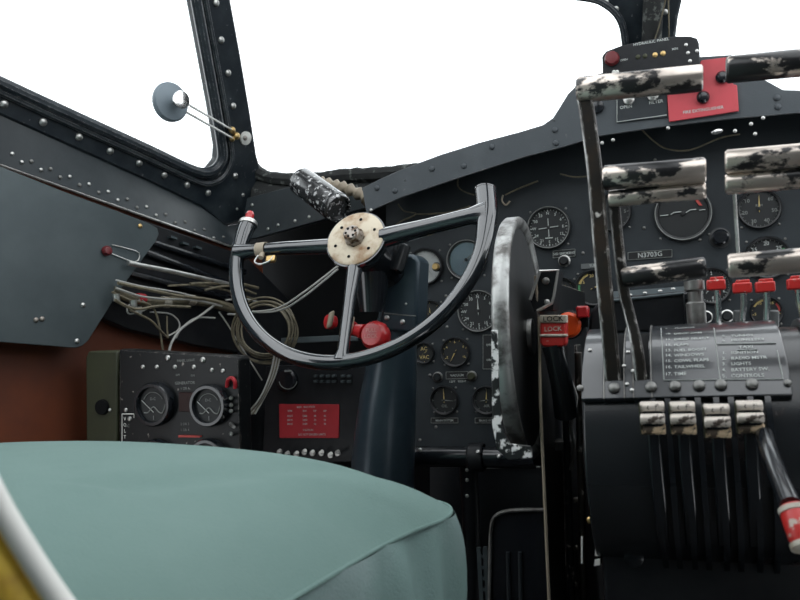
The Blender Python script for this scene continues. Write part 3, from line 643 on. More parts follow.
MB().prism(pl([(603, 85), (602, 56), (606, 51), (622, 45), (650, 39), (675, 36), (690, 36), (697, 38), (699, 43), (702, 85)], hpY), (0, .03, 0)).build('face', 'black', pn, bevel=.002)
MB().lathe([(.011, 0), (.011, .004), (.009, .009), (0, .010)], P(612, 59, Y=hpY), NY, 24).build('lamp', 'dark_red', pn, label='dim red lamp')
text_mesh([tx('HYDRAULIC PANEL', 651, 42, hpY, .0042), tx('OPEN', 624, 60, hpY, .003), tx('MIN', 675, 49, hpY, .0035)], 'lettering', 'ink', pn)
for p, rr, m_ in [((614, 72), .003, 'white'), ((617, 72), .003, 'white'), ((655, 55), .004, 'brass'), ((663, 53.5), .004, 'brass'), ((638, 57), .0035, 'olive'), ((645, 56), .0035, 'olive'), ((686, 45), .0028, 'steel'), ((688, 53), .0028, 'steel'), ((690, 61), .0028, 'steel'), ((697, 51), .0028, 'steel')]: screw(P(*p, Y=hpY), NY, rr, pn, m_)
ov = thing('valve_panel', 'outlined black panel with OPEN and FILTER lettering left of the red plate', 'panel', P(640, 122, Y=CY - .004))
MB().prism(pl([(617, 98), (667, 90), (667, 117), (617, 122)], CY - .003), (0, .003, 0)).build('plate', 'panel', ov)
b = MB(); q = pl([(617, 92), (617, 122), (667, 115)], CY - .0035); b.tube(q, .0008, 4); b.build('border', 'ink', ov)
text_mesh([tx('OPEN', 626, 107, CY - .003, .005), tx('FILTER', 656, 102, CY - .003, .005)], 'lettering', 'ink', ov)
for p in ((629, 100), (653, 96)):
    MB().lathe([(.008, 0), (.008, .005), (.005, .007), (0, .007)], P(*p, Y=CY - .003), NY, 20).build('lamp', 'steel', ov)
MB().lathe([(.011, 0), (.010, .008), (0, .010)], P(597, 107, Y=CY), NY, 20).build('knob', 'black_gloss', ov)
rp = thing('red_plate', 'bright red plate with a dark knob on the cowl centre', 'placard', P(700, 120, Y=CY - .006))
MB().prism(pl([(667, 93), (702, 60), (728, 57), (733, 84), (737, 85), (739, 111), (669, 122)], CY - .006), (0, .003, 0)).build('plate', 'pink_placard', rp, bevel=.001)
text_mesh([('FIRE EXTINGUISHER', P(703, 110, Y=CY - .006), EX, EZ, .0045)], 'lettering', 'ink', rp)
for p in ((703, 98), (722, 78)): MB().lathe([(.009, 0), (.009, .006), (.006, .010), (0, .011)], P(*p, Y=CY - .006), NY, 22).build('knob', 'black_gloss', rp)

# ================================================================== CONTROL WHEEL
H = P(355, 238, Y=.95); tt = radians(25)
wnr = V((0, -cos(tt), sin(tt))); w1 = EX.copy(); w2 = V((0, sin(tt), cos(tt)))
def wp(a, b_, h=0.): return H + w1 * a + w2 * b_ + wnr * h
ccb = P(378, 590, Y=1.04)
ccl = thing('control_yoke', 'glossy black control wheel with open top on its thick blue black column', 'control yoke', V((ccb.x, ccb.y, .02)))
RW = .181
rim = [wp(-.175, .042, .0), wp(-.178, .030), wp(-.180, .012)] + [wp(RW * cos(a), RW * sin(a)) for a in [radians(184 + 172 * i / 34) for i in range(35)]] + [wp(.182, .012), wp(.181, .030), wp(.178, .053)]
rad = [.0125, .0122, .0115] + [.0100] * 33 + [.011, .0125] + [.0138, .014, .0142]
cwh = MB().tube(smooth_path(rim, 3), sum([[rad[i] + (rad[i + 1] - rad[i]) * k / 3 for k in range(3)] for i in range(len(rad) - 1)], []) + [rad[-1]], 20).build('wheel_rim', 'wheel_paint', ccl, ang=1.2, label='glossy black wheel rim open at the top')
MB().tube([wp(-.182, -.006), wp(-.155, -.004), wp(-.10, -.003, -.004), wp(-.036, -.002, -.012)], [.014, .0098, .0098, .011], 18).build('spoke', 'wheel_paint', cwh)
MB().tube([wp(.183, .016), wp(.160, .015), wp(.10, .008, -.004), wp(.036, .003, -.012)], [.018, .0112, .0112, .014], 18).build('spoke', 'wheel_paint', cwh)
MB().tube([wp(.006, -.180), wp(.006, -.165), wp(.003, -.09, -.004), wp(0, -.036, -.012)], [.012, .0075, .0080, .011], 18).build('spoke', 'wheel_paint', cwh)
hub_ = MB().lathe([(.018, -.045), (.030, -.038), (.041, -.018), (.0435, -.008), (.0430, -.003), (.039, -.002), (0, -.002)], H, wnr, 48).build('hub', 'wheel_paint', cwh)
hpz = MB().lathe([(.0408, -.0022), (.0408, -.001), (.039, 0), (.016, .0005), (0, .0005)], H, wnr, 48).build('hub_plate', 'cream', hub_, label='cream hub plate stained with rust')
for k in range(6):
    a = radians(20 + 60 * k); screw(wp(.029 * cos(a), .029 * sin(a), .0005), wnr, .0022, hub_, 'dark', 'screw')
nb = MB().lathe([(.0145, 0), (.0145, .004), (.013, .007), (.012, .007), (.012, .014), (.010, .016), (0, .016)], H, wnr, 8).build('hub_nut', 'nut', hub_)
for k in range(6):
    a = radians(60 * k + 10); screw(wp(.0068 * cos(a), .0068 * sin(a), .016), wnr, .0018, hub_, 'dark', 'screw')
MB().lathe([(.0137, 0), (.0137, .005), (.012, .007), (0, .007)], wp(-.175, .041), w2, 24).build('end_cap', 'steel', cwh, label='worn silver cap on the left horn')
MB().lathe([(.0062, 0), (.0062, .010), (.0066, .012), (.0045, .0165), (0, .017)], wp(-.175, .047), w2, 20).build('push_button', 'red', cwh, label='red push button')
MB().lathe([(.0145, -.001), (.0145, .001), (.0115, .0025), (0, .0025)], wp(.178, .053), w2, 24).build('end_cap', 'wheel_paint', cwh)
# clamp and tag on the left spoke
cl = thing('spoke_clip', 'tan band clip with a dangling buckle on the left spoke', 'clip', wp(-.142, -.004))
MB().lathe([(.0098, -.007), (.0108, -.007), (.0108, .007), (.0098, .007)], wp(-.142, -.004), w1, 24, True).build('band', 'tan_band', cl)
MB().tube([wp(-.138, -.012, .004), wp(-.136, -.022, .008)], .0035, 10).build('tab', 'tan_band', cl)
MB().tube(smooth_path([wp(-.142, -.016, .006), wp(-.146, -.026, .006), wp(-.136, -.031, .006), wp(-.122, -.027, .006), wp(-.118, -.020, .006)], 4), .0014, 7).build('wire', 'steel', cl)
MB().box(wp(-.122, -.023, .004), (.014, .010, .006), w1, w2, wnr).build('buckle', 'brass', cl, bevel=.0015)

# --- control column
top = P(398, 300, Y=1.045)
cx_ = [(P(402, 262, Y=1.05), .021), (P(400, 300, Y=1.05), .025), (P(394, 345, Y=1.055), .034), (P(388, 400, Y=1.06), .042), (P(383, 460, Y=1.07), .047), (P(380, 560, Y=1.09), .050)]
foot = V((cx_[-1][0].x - .01, 1.16, .03)); cx_.append((foot, .05))
MB().tube([p for p, _ in cx_], [r_2 for _, r_2 in cx_], 28).build('tube', 'column', ccl)
hd = P(403, 290, Y=1.035)
MB().prism(pl([(389, 257), (392, 254), (412, 254), (418, 258), (419, 262), (416, 334), (378, 330), (384, 290)], 1.02), (0, .05, 0)).build('head', 'column', ccl, bevel=.005)
MB().tube([P(384, 313, Y=1.0195), P(402, 315, Y=1.0195), P(416, 316, Y=1.0195)], .0008, 4).build('seam', 'steel', ccl)
for p in ((387, 318), (402.5, 322), (415, 330), (406, 304)): screw(P(*p, Y=1.0195), NY, .004 if p[0] < 405 else .002, ccl)
# shaft from hub to head
sh_e = P(392, 276, Y=1.03)
MB().tube([H - wnr * .03, H - wnr * .06 + V((.01, 0, 0)), sh_e], [.030, .030, .024], 24).build('shaft_housing', 'black_gloss', ccl)
MB().cyl(P(372, 270, Y=1.0), P(372, 312, Y=1.0), .026, .018, 24).build('gear_case', 'black_gloss', ccl)
MB().lathe([(.010, -.02), (.012, -.018), (.012, .018), (.010, .02)], P(399, 258, Y=1.005), V((.3, .2, 1)), 18).build('bushing', 'drum', ccl)
# red lock knob
lk = thing('gust_lock', 'round red lock knob on a short stem in front of the column', 'knob', P(375, 336, Y=.985))
kc = P(376, 336, Y=.975)
MB().lathe([(0, -.018), (.010, -.017), (.018, -.010), (.0205, -.002), (.020, .006), (.017, .012), (.015, .0135), (0, .014)], kc, V((-.1, -.95, .2)), 32).build('knob', 'red', lk)
MB().tube([P(352, 329, Y=.985), P(364, 332, Y=.98)], [.007, .011], 16).build('stem', 'red', lk)
n_ = V((-.1, -.95, .2)).normalized(); ex_ = n_.cross(EZ).normalized() * -1; ey_ = n_.cross(ex_)
if ey_.z < 0: ey_ = -ey_
text_mesh([('PULL', kc + n_ * .0142 + ey_ * .005, ex_, ey_, .0055), ('LOCK', kc + n_ * .0142 - ey_ * .003, ex_, ey_, .0055)], 'lettering', 'ink_pink', lk)
for i, (x, y) in enumerate(((331, 322), (351, 328))):
    tb = thing('lock_tab', ['left', 'right'][i] + ' red and grey tab beside the lower spoke', 'tab', P(x, y, Y=.985))
    c0 = P(x, y, Y=.985)
    MB().lathe([(0, -.006), (.009, -.006), (.011, 0), (.010, .006), (0, .008)], c0, V((-.5, -.8, .1)), 20).build('disc', 'red', tb)
    MB().box(c0 + V((.004, -.010, .003)), (.010, .006, .024), V((.9, -.3, .25)).normalized(), V((.3, .9, 0)).normalized(), V((.25, 0, .95)).normalized()).build('blade', 'tan_band', tb, bevel=.003)

# ================================================================== TRIM WHEEL
tc_ = P(523, 337, Y=.86); TR = .1345; ta = V((cos(radians(2)), sin(radians(2)), 0))
tw = thing('trim_handwheel', 'large worn silver trim wheel standing on edge beside the pedestal', 'trim wheel', tc_)
MB().lathe([(TR * .90, -.004), (TR * .95, -.0085), (TR * .985, -.0085), (TR, -.006), (TR, .006), (TR * .985, .0085), (TR * .95, .0085), (TR * .90, .004)], tc_, ta, 72, True).build('rim', 'silver', tw, ang=1.0)
MB().lathe([(0, -.004), (TR * .92, -.004), (TR * .92, .004), (TR * .3, .007), (0, .007)], tc_, ta, 56).build('disc', 'disc_dark', tw)
MB().lathe([(0, -.02), (.02, -.02), (.02, .012), (0, .012)], tc_, ta, 24).build('hub', 'steel', tw)
# white flaked bracket plate next to it
wb = thing('trim_bracket', 'black bracket with flaked white paint beside the trim wheel foot', 'bracket', P(510, 460, Y=.700))
MB().prism([P(x, y, Y=.700) for x, y in [(491, 330), (497, 330), (499, 395), (503, 430), (510, 444), (531, 446), (532, 458), (508, 460), (497, 450), (492, 425)]], (0, .004, 0)).build('plate', 'white_scuff', wb, bevel=.0008)

# ================================================================== PEDESTAL
pd = thing('control_pedestal', 'black worn control pedestal with rounded drum top', 'pedestal', V((.03, .9, 0)))
sx = -.142
sp_pts = [P(534, 276, X=sx), P(538, 330, X=sx), P(539, 400, X=sx), P(542, 470, X=sx), P(545, 540, X=sx), P(548, 610, X=sx)]
pb = [V((sx, 1.22, p.z)) for p in sp_pts]
MB().strip(sp_pts + [V((sx, sp_pts[-1].y + .02, .0))], pb + [V((sx, 1.22, .0))], V((.003, 0, 0))).build('side_plate', 'worn_black', pd, bevel=.0006)
MB().tube(smooth_path([p + V((.0015, 0, 0)) for p in sp_pts], 4), .0017, 6).build('edge_trim', 'tan_band', pd)
# channel at the top of the side plate
b = MB(); b.tube([P(530, 300, Y=.80), P(540, 271, Y=.80), P(558, 270, Y=.80), P(554, 296, Y=.80), P(552, 303, Y=.80), P(537, 311, Y=.80)], .0017, 6); b.build('channel_outline', 'steel', pd)
MB().prism(pl([(530, 300), (540, 271), (558, 270), (554, 300), (553, 310), (534, 312)], .805), (0, .04, 0)).build('channel', 'black', pd)
screw(P(546, 281, Y=.804), NY, .004, pd, 'silver_dark'); screw(P(547, 302, Y=.804), NY, .003, pd)
# drum
DC = V((0, .762, .588)); DR = .106; X0, X1 = -.084, .150
def dp(x, a, r=DR): return V((x, DC.y - r * cos(a), DC.z + r * sin(a)))   # a: 0 = towards the camera, pi/2 = top
n_a = 48
dm = MB(); dm.cyl((X0, DC.y, DC.z), (X1, DC.y, DC.z), DR, seg=96)
drum = dm.build('drum', 'drum', pd, bevel=.002)
def solve_angle(px, py, r):
    d = ray(px, py); A = d.y ** 2 + d.z ** 2; oy, oz = CAM.y - DC.y, CAM.z - DC.z
    B = 2 * (oy * d.y + oz * d.z); C = oy * oy + oz * oz - r * r; t = (-B - sqrt(max(0, B * B - 4 * A * C))) / (2 * A)
    q = CAM + d * t; return atan2(q.z - DC.z, DC.y - q.y), q
CR = .113
a_lo = solve_angle(690, 397, CR)[0]; a_hi = radians(118)
def cover(x0, x1, a0, a1, r0=DR, r1=CR, name='cover', m='cover', bev=.001, n=20):
    b = MB(); aa = [a0 + (a1 - a0) * i / n for i in range(n + 1)]
    A = b.loop([dp(x0, a, r1) for a in aa]); B = b.loop([dp(x1, a, r1) for a in aa]); C = b.loop([dp(x0, a, r0) for a in aa]); D = b.loop([dp(x1, a, r0) for a in aa])
    b.bridge(A, B, False); b.bridge(C, D, False); b.bridge(A, C, False); b.bridge(B, D, False); b.cap([A[0], B[0], D[0], C[0]]); b.cap([A[-1], B[-1], D[-1], C[-1]])
    return b.build(name, m, pd, bevel=bev)
xs1 = solve_angle(604, 370, CR)[1].x; xs2 = solve_angle(624, 370, CR)[1].x; xs3 = solve_angle(633, 370, CR)[1].x; xs4 = solve_angle(651, 370, CR)[1].x; xr = solve_angle(789, 370, CR)[1].x
a_sl = solve_angle(628, 380, CR)[0]
cover(X0, xs1, a_lo, a_hi); cover(xs2, xs3, a_lo, a_hi); cover(xs4, xr, a_lo, a_hi); cover(xr + .018, xr + .028, a_lo, a_hi); cover(xr + .043, X1, a_lo, a_hi)
cover(xs1, xs2, a_lo, a_sl, name='cover_lip'); cover(xs3, xs4, a_lo, a_sl, name='cover_lip')
for x in (580, 614, 651, 675, 699, 721, 752, 788):
    a, q = solve_angle(x, 388 if x < 640 else 387 - (x - 651) * .03, CR + .001)
    screw(q, V((0, -cos(a), sin(a))), .0048 if 600 < x < 780 else .003, pd, 'silver_dark')
for p in ((628, 352), (624, 366), (633, 371), (627, 384), (632, 390), (645, 376), (590, 350)):
    a, q = solve_angle(*p, CR + .0005); screw(q, V((0, -cos(a), sin(a))), .0018, pd, 'steel')
for a_, b_ in ((xs1, xs2), (xs3, xs4)): cover(a_, b_, a_sl, a_hi, DR - .002, DR + .0008, 'slot_shade', 'dark', 0)  # dark inset painted in for the shade inside the open slots
# slot cheeks
for x in (xs1, xs2, xs3, xs4): cover(x - .0005, x + .0005, a_lo, a_hi, CR - .002, CR + .0010, 'slot_edge', 'silver_dark', 0)
# placard lettering on the drum cover
def map_cyl(o, q):
    a = atan2(o.z - DC.z, DC.y - o.y) + q[1] / CR
    return dp(o.x + q[0], a, CR + .0006)
def dtx(s_, px, py, h, al='LEFT'): return (s_, solve_angle(px, py, CR)[1], EX, EZ, h, al)
items = []
for y, n1, s_ in ((325, '8.', 'GENERATORS'), (329, '9.', 'TURBOS'), (334.5, '10.', 'DROP ARM'), (340, '11.', 'DROP SELECT'), (345.5, '12.', 'FLAPS'), (351, '13.', 'FUEL BOOST'), (356, '14.', 'WINDOWS'), (361.5, '15.', 'COWL FLAPS'), (367.5, '16.', 'TAILWHEEL'), (374.5, '17.', 'TIME')):
    items.append(dtx(n1, 665, y, .0033)); items.append(dtx(s_, 674, y, .0033))
for y, n1, s_ in ((336.5, '5.', 'TURBOS'), (341, '6.', 'PROPELLERS'), (353.5, '1.', 'IGNITION'), (359, '2.', 'RADIO MSTR'), (364.5, '3.', 'LIGHTS'), (370.5, '4.', 'BATTERY SW.'), (376.5, '5.', 'CONTROLS')):
    items.append(dtx(n1, 722, y, .0033)); items.append(dtx(s_, 731, y, .0033))
items.append(dtx('TAXI', 746, 347.5, .0036, 'CENTER'))
text_mesh(items, 'lettering', 'ink', pd, map_cyl)
lb = MB()
def seg_line(pts):
    out = []
    for (x0, y0), (x1, y1) in zip(pts, pts[1:]):
        for k in range(9): out.append(solve_angle(x0 + (x1 - x0) * k / 8, y0 + (y1 - y0) * k / 8, CR + .0006)[1])
    lb.tube(out, .0005, 4)
seg_line([(661, 328), (664, 380), (783, 379), (777, 350)]); seg_line([(714, 328), (720, 379)]); seg_line([(717, 344), (776, 343)]); seg_line([(737, 350), (757, 349.5)])
lb.build('border', 'ink_soft', pd)
# fins between the lower lever slots
for x in (657, 672, 688, 703, 722, 737, 757, 775):
    q = solve_angle(x, 470, DR + .006)[1]
    MB().cyl((q.x - .0022, DC.y, DC.z), (q.x + .0022, DC.y, DC.z), DR + .006, seg=80).build('fin', 'black_gloss', pd)
# body below the drum
MB().box((.033, .97, .27), (.234, .42, .54)).build('body', 'black', pd, bevel=.003)
MB().prism([V((-.08, y, z)) for y, z in ((.70, .0), (.70, .515), (.80, .56), (.98, .56), (.98, 0))], (.23, 0, 0)).build('front_panel', 'black', pd, bevel=.003)
MB().box((.05, .665, .2), (.16, .07, .48), ).build('lower_box', 'worn_black', pd, bevel=.004)
for p, rr in [((644, 555), .007), ((602, 512), .004), ((578, 483), .004), ((676, 560), .003)]:
    pass
for p in ((602, 512), (625, 523), (590, 520)): screw(P(*p, Y=.7), NY, .003, pd, 'brass')
MB().lathe([(.008, 0), (.008, .004), (0, .006)], P(634, 557, Y=.7), NY, 18).build('knob', 'black_gloss', pd)
MB().lathe([(.007, 0), (.007, .004), (0, .006)], P(599, 482, Y=.664), NY, 18).build('knob', 'black_gloss', pd)
MB().prism(pl([(595, 541), (600, 541), (600, 556), (595, 556)], .699), (0, .002, 0)).build('painted_light_slit', 'white', pd, label='white strip painted as daylight through a gap')  # white strips imitate outside light leaking through gaps in the pedestal
MB().prism(pl([(595, 560), (600, 559), (600, 565), (594, 566)], .699), (0, .002, 0)).build('painted_light_slit', 'white', pd, label='white strip painted as daylight through a gap')
MB().prism(pl([(581, 537), (582.5, 537), (582.5, 563), (581, 564)], .699), (0, .002, 0)).build('painted_light_slit', 'white', pd, label='white strip painted as daylight through a gap')
# inner side clutter between side plate and drum
for i, (x, y0, y1, m_, r2) in enumerate(((578, 352, 610, 'worn_lever', .004), (566, 410, 610, 'worn_black', .004))):
    MB().cyl(P(x, y0, Y=.85), P(x + 6, y1, Y=.85), r2, seg=12).build('conduit', m_, pd)
for x, y0, y1, h_ in ((560, 340, 610, .010), (574, 345, 610, .006)):
    MB().prism([P(x, y0, Y=.87), P(x + h_ * 500, y0, Y=.87), P(x + 6 + h_ * 500, y1, Y=.87), P(x + 6, y1, Y=.87)], (0, .03, 0)).build('inner_rail', 'worn_lever', pd, bevel=.0006)
for x, y in ((572, 452), (567, 478), (576, 500), (570, 530), (577, 548), (556, 590), (575, 585)):
    screw(P(x, y, Y=.86), NY, .0035, pd, 'nut')
MB().box(P(566, 445, Y=.86), (.03, .02, .012)).build('catch', 'silver_dark', pd, bevel=.002)
MB().tube(smooth_path([P(571, 382, Y=.84), P(576, 400, Y=.84), P(571, 425, Y=.84), P(574, 445, Y=.84), P(571, 470, Y=.84)], 4), .0022, 8).build('chain', 'silver_dark', pd)

# --- throttle levers
def bar(p0, p1, r, name, m, parent, cap='steel'):
    d = (p1 - p0).normalized(); L = (p1 - p0).length
    MB().lathe([(0, 0), (r * .85, 0), (r, .002), (r, L - .003), (r * .97, L - .001), (r * .8, L), (r * .78, L - .002), (0, L - .002)], p0, d, 36).build(name, m, parent, ang=.9)
def lever_plate(pts, wd, th, m, parent, name='lever'):
    """flat bar following points; wd across (X), th in depth"""
    b = MB(); loops = []
    for i, p in enumerate(pts):
        t = (pts[min(i + 1, len(pts) - 1)] - pts[max(i - 1, 0)]).normalized(); sd = t.cross(EY).normalized(); dp_ = EY
        loops.append(b.loop([p - sd * wd / 2 - dp_ * th / 2, p + sd * wd / 2 - dp_ * th / 2, p + sd * wd / 2 + dp_ * th / 2, p - sd * wd / 2 + dp_ * th / 2]))
    for a, c in zip(loops, loops[1:]): b.bridge(a, c)
    b.cap(loops[0], True); b.cap(loops[-1]); return b.build(name, m, parent, bevel=.0016, segs=3)
LY = .668
TR_C = (P(703, 80, Y=LY).x + P(726, 68, Y=LY).x) / 2          # mirror plane between left and right handles
def throttle(label, lever_px, bars, lower, mirror=False, Y=LY, wd=.0125):
    base = P(*lever_px[0], Y=Y)
    def mx(p): return V((2 * TR_C - p.x, p.y, p.z)) if mirror else p
    t = thing('throttle_lever', label, 'throttle lever', mx(base), 'throttle levers on the pedestal')
    pts = [mx(P(x, y, Y=Y + dy)) for (x, y), dy in zip(lever_px, lower)]
    lever_plate(smooth_path(pts, 4), wd, .007, 'worn_lever', t, 'arm')
    MB().tube([p + V((-wd * .46, -.0028, 0)) for p in smooth_path(pts, 4)], .0009, 6).build('worn_edge', 'silver', t, label='bare silver edge of the arm')
    for (p0, p1, r, Yb, *mm) in bars: bar(mx(P(*p0, Y=Yb)), mx(P(*p1, Y=Yb)), r, 'handle', mm[0] if mm else 'worn', t)
    return t
throttle('left outer throttle lever with two worn tube handles, the tallest', [(614, 384), (610, 340), (606, 300), (600, 230), (595, 170), (587, 110), (583, 86)], [((577, 90), (703, 78), .0110, LY), ((603, 178), (706, 170), .0104, LY - .004)], [.01, .004, 0, 0, 0, 0, 0])
throttle('left inner throttle lever with two lower worn tube handles', [(642, 384), (638, 350), (630, 315), (624, 290), (618, 240), (614, 198)], [((609, 199), (706, 190), .0072, LY + .002), ((622, 278), (706, 267), .0088, LY + .010, 'worn_dark')], [.008, .006, .010, .010, .008, .004], wd=.0088)
throttle('right outer throttle lever with thick top tube handle reaching in from the right', [(838, 384), (845, 320), (850, 260), (856, 200), (862, 150), (868, 90), (871, 56)], [((726, 70), (872, 56), .0108, LY, 'worn_dark'), ((725, 162), (868, 150), .0096, LY - .004)], [.01, .004, 0, 0, 0, 0, 0])
tr = throttle('right inner throttle lever with two lower worn handles at the right edge', [(815, 384), (820, 350), (828, 315), (834, 290), (842, 240), (850, 178)], [((725, 184), (852, 174), .0085, LY + .002), ((728, 266), (842, 257), .0100, LY + .010)], [.008, .006, .010, .010, .008, .004], wd=.0088)
MB().cyl(P(734, 188, Y=LY + .004), P(738.5, 262, Y=LY + .010), .0014, seg=8).build('link_rod', 'steel', tr)
# --- four worn knobs
for i, (x, y, wd, hg) in enumerate(((652.5, 419, 25, 34), (683, 419, 26, 34), (717.5, 422, 27, 35), (750.5, 418, 28, 34))):
    Yk = .632; c = P(x, y, Y=Yk); k = (P(x + wd / 2, y, Y=Yk) - c).length; hz = (P(x, y - hg / 2, Y=Yk) - c).length
    t = thing('pedestal_lever', ['leftmost', 'second from left', 'third from left and lowest', 'rightmost'][i] + ' of four short pedestal levers with worn ribbed knobs', 'lever', c, 'ribbed knob levers on the pedestal front')
    for j, (z, m_) in enumerate(((.66, 'knob_worn'), (0, 'knob_worn'), (-.66, 'knob_tan'))):
        b = MB(); yy = .004 if j != 1 else 0
        prof = [(-.30, .35), (-.26, -.05), (-.12, -.20), (.12, -.20), (.26, -.05), (.30, .35)]
        b.prism([c + V((-k, v * .016 + yy, (z + u * 1.12) * hz)) for u, v in prof], (2 * k, 0, 0)); b.build('grip_rib', m_, t, bevel=.0012)
    MB().box(c + V((0, .006, 0)), (2 * k * .86, .008, hz * 1.5)).build('core', 'drum', t, bevel=.002)
    MB().box(c + V((-k * 1.02, .005, 0)), (.0008, .010, hz * 1.8)).build('side_shim', 'olive', t)
    lever_plate([c + V((0, .008, -hz * .5)), dp(c.x, radians(-5), DR + .006), dp(c.x, radians(-20), DR + .004), dp(c.x, radians(-40), DR)], .010, .004, 'black_gloss', t, 'arm')
# --- red tipped levers behind the drum
for i, (x, y, x1) in enumerate(((716, 285, 718), (742, 288, 742), (765, 287, 766), (797, 284, 802))):
    Yr = .83; t = thing('mixture_lever', ['first', 'second', 'third', 'fourth'][i] + ' from the left of the red tipped silver levers behind the drum', 'lever', P(x1, 325, Y=Yr), 'red tipped levers behind the drum')
    MB().tube(smooth_path([P(x1 + (1 if i else 0), 334, Y=Yr), P(x1 + .5, 318, Y=Yr), P(x + 2, 303, Y=Yr), P(x + 1, 290, Y=Yr)], 4), .0032, 10).build('stem', 'chrome', t)
    c = P(x, y, Y=Yr); b = MB(); b.box(c, (.0175, .013, .0105)); b.build('tip', 'red_worn', t, bevel=.0015)
    b = MB(); b.box(c + V((.001, 0, .0065)), (.0125, .009, .003)); b.build('tip_top', 'red_worn', t, bevel=.0008)
for i, (x, lab) in enumerate(((741, 'left'), (775, 'right'))):
    tag(MB().tube([P(x - 2, 328, Y=.84), P(x - 2, 310, Y=.84)], .0055, 14).build('lever_stub', 'dial_grey', bevel=.002), lab + ' short grey stub between the red tipped levers', 'lever', 'short stubs between the red tipped levers')
# box and post behind the drum
qb = thing('quadrant_box', 'dark grey metal box behind the throttle slots on the pedestal', 'box', P(662, 322, Y=.86))
bx = MB(); bx.prism(pl([(590, 312), (600, 300), (625, 296), (684, 291), (703, 292), (707, 330), (588, 334)], .86), (0, .10, 0)); bx.build('case', 'black', qb, bevel=.003)
bx = MB(); bx.prism([P(598, 301, Y=.858), P(684, 292, Y=.858), P(688, 286, Y=.93), P(604, 292, Y=.93)], (0, 0, -.003)); bx.build('lid', 'plate', qb, bevel=.001)
for p in ((630, 296), (645, 294), (660, 292), (673, 290)): screw(P(*p, Y=.862) + V((0, 0, .001)), V((0, -.3, .95)), .0024, qb)
MB().prism(pl([(683, 293), (703, 293), (705, 326), (684, 327)], .858), (0, .004, 0)).build('end_plate', 'black_gloss', qb, bevel=.001)
MB().box(P(692, 304, Y=.855), (.012, .004, .01)).build('catch', 'dark', qb)
lp = thing('locking_post', 'dark threaded post under the left lower handle', 'post', P(697, 325, Y=.84))
MB().lathe([(.0095, 0), (.0095, .022), (.007, .024), (.007, .034), (.010, .036), (.010, .045), (0, .046)], P(697, 325, Y=.84), EZ, 22).build('post', 'silver_dark', lp)
# LOCK lever on the left of the pedestal
ll = thing('lock_lever', 'red and white LOCK handle on a dark lever left of the drum', 'lever', P(558, 400, Y=.80))
Yl = .79; c = P(552, 331, Y=Yl)
MB().prism(pl([(540, 318), (543, 315), (563, 315), (566, 318), (566, 344), (563, 347), (543, 347), (540, 343)], Yl), (0, .018, 0)).build('grip', 'red_worn', ll, bevel=.002)
for y0, y1 in ((315, 323), (334, 337)):
    MB().prism(pl([(539.5, y0), (566.5, y0), (566.5, y1), (539.5, y1)], Yl - .0015), (0, .012, 0)).build('band', 'offwhite', ll, bevel=.001, label='worn pale band')
text_mesh([('LOCK', P(553, 319, Y=Yl - .0019), EX, EZ, .0055)], 'lettering', 'dark', ll); text_mesh([('LOCK', P(553, 329, Y=Yl - .0003), EX, EZ, .0048)], 'lettering', 'offwhite', ll)
MB().tube([P(553, 346, Y=Yl + .01), P(555, 356, Y=Yl + .01), P(562, 385, Y=Yl + .015), P(566, 415, Y=Yl + .03)], [.0115, .0105, .0115, .012], 20).build('shaft', 'drum', ll)
od = thing('fire_button', 'bright orange round disc behind the LOCK handle', 'knob', P(570, 324, Y=.85))
MB().lathe([(0, 0), (.014, 0), (.014, .006), (.011, .009), (0, .010)], P(569, 325, Y=.86), NY, 28).build('disc', 'orange', od)
MB().lathe([(.016, -.01), (.016, .001), (.0145, .002)], P(569, 325, Y=.86), NY, 28).build('collar', 'black', od)
rk = thing('red_button', 'small square red button right of the orange disc', 'knob', P(583, 312, Y=.86))
MB().box(P(583, 312, Y=.85), (.013, .016, .013)).build('button', 'red', rk, bevel=.002)
MB().box(P(583, 321, Y=.86), (.010, .012, .014)).build('stalk', 'dark', rk)
# lower right lever
lr = thing('flap_lever', 'dark lever with a red and white tip at the lower right edge', 'lever', P(790, 505, Y=.52))
MB().tube([P(764, 436, Y=.635), P(770, 455, Y=.60), P(779, 478, Y=.57), P(791, 506, Y=.54)], [.0070, .0066, .0062, .0068], 20).build('shaft', 'black_gloss', lr)
e0, e1_ = P(792, 506, Y=.54), P(806, 546, Y=.525)
dd = (e1_ - e0); MB().tube([e0, e0 + dd * .2, e0 + dd * .8, e1_], [.0070, .0085, .0085, .0065], 20).build('grip', 'red_worn', lr)
bn = NY * .0075
for k in (.06, .93): MB().tube([e0 + dd * k, e0 + dd * (k + .12)], .0090, 20).build('band', 'offwhite', lr, label='worn white band')
# small roller at right edge behind
tag(MB().cyl(P(796, 345, Y=.80), P(812, 343, Y=.80), .018, seg=28).build('side_roller', 'black_gloss', bevel=.003), 'dark round roller end at the far right behind the drum', 'roller')

# ================================================================== FOOTWELL
rt = thing('rudder_tube', 'dark horizontal tube with bright fittings low under the panel', 'tube', P(470, 456, Y=1.15))
MB().tube([P(405, 456, Y=1.15), P(470, 457, Y=1.15), P(535, 458, Y=1.15)], .016, 20).build('tube', 'black_gloss', rt)
MB().lathe([(.020, -.012), (.022, -.01), (.022, .01), (.020, .012)], P(477, 457, Y=1.15), EX, 24).build('collar', 'black', rt)
for p in ((478, 452), (499, 456), (420, 450)): screw(P(*p, Y=1.128), V((0, -.9, .4)), .0035, rt)
vt = thing('pedal_hanger', 'dark vertical strut hanging from the rudder tube', 'strut', P(470, 600, Y=1.16))
MB().tube([P(468, 462, Y=1.16), P(471, 520, Y=1.17), P(472, 640, Y=1.18)], .014, 16).build('strut', 'black', vt)
for y in (470, 480, 496): screw(P(467, y, Y=1.144), NY, .003, vt)
fp_ = thing('footwell_panel', 'flat black panel below the rudder tube', 'panel', P(510, 520, Y=1.2))
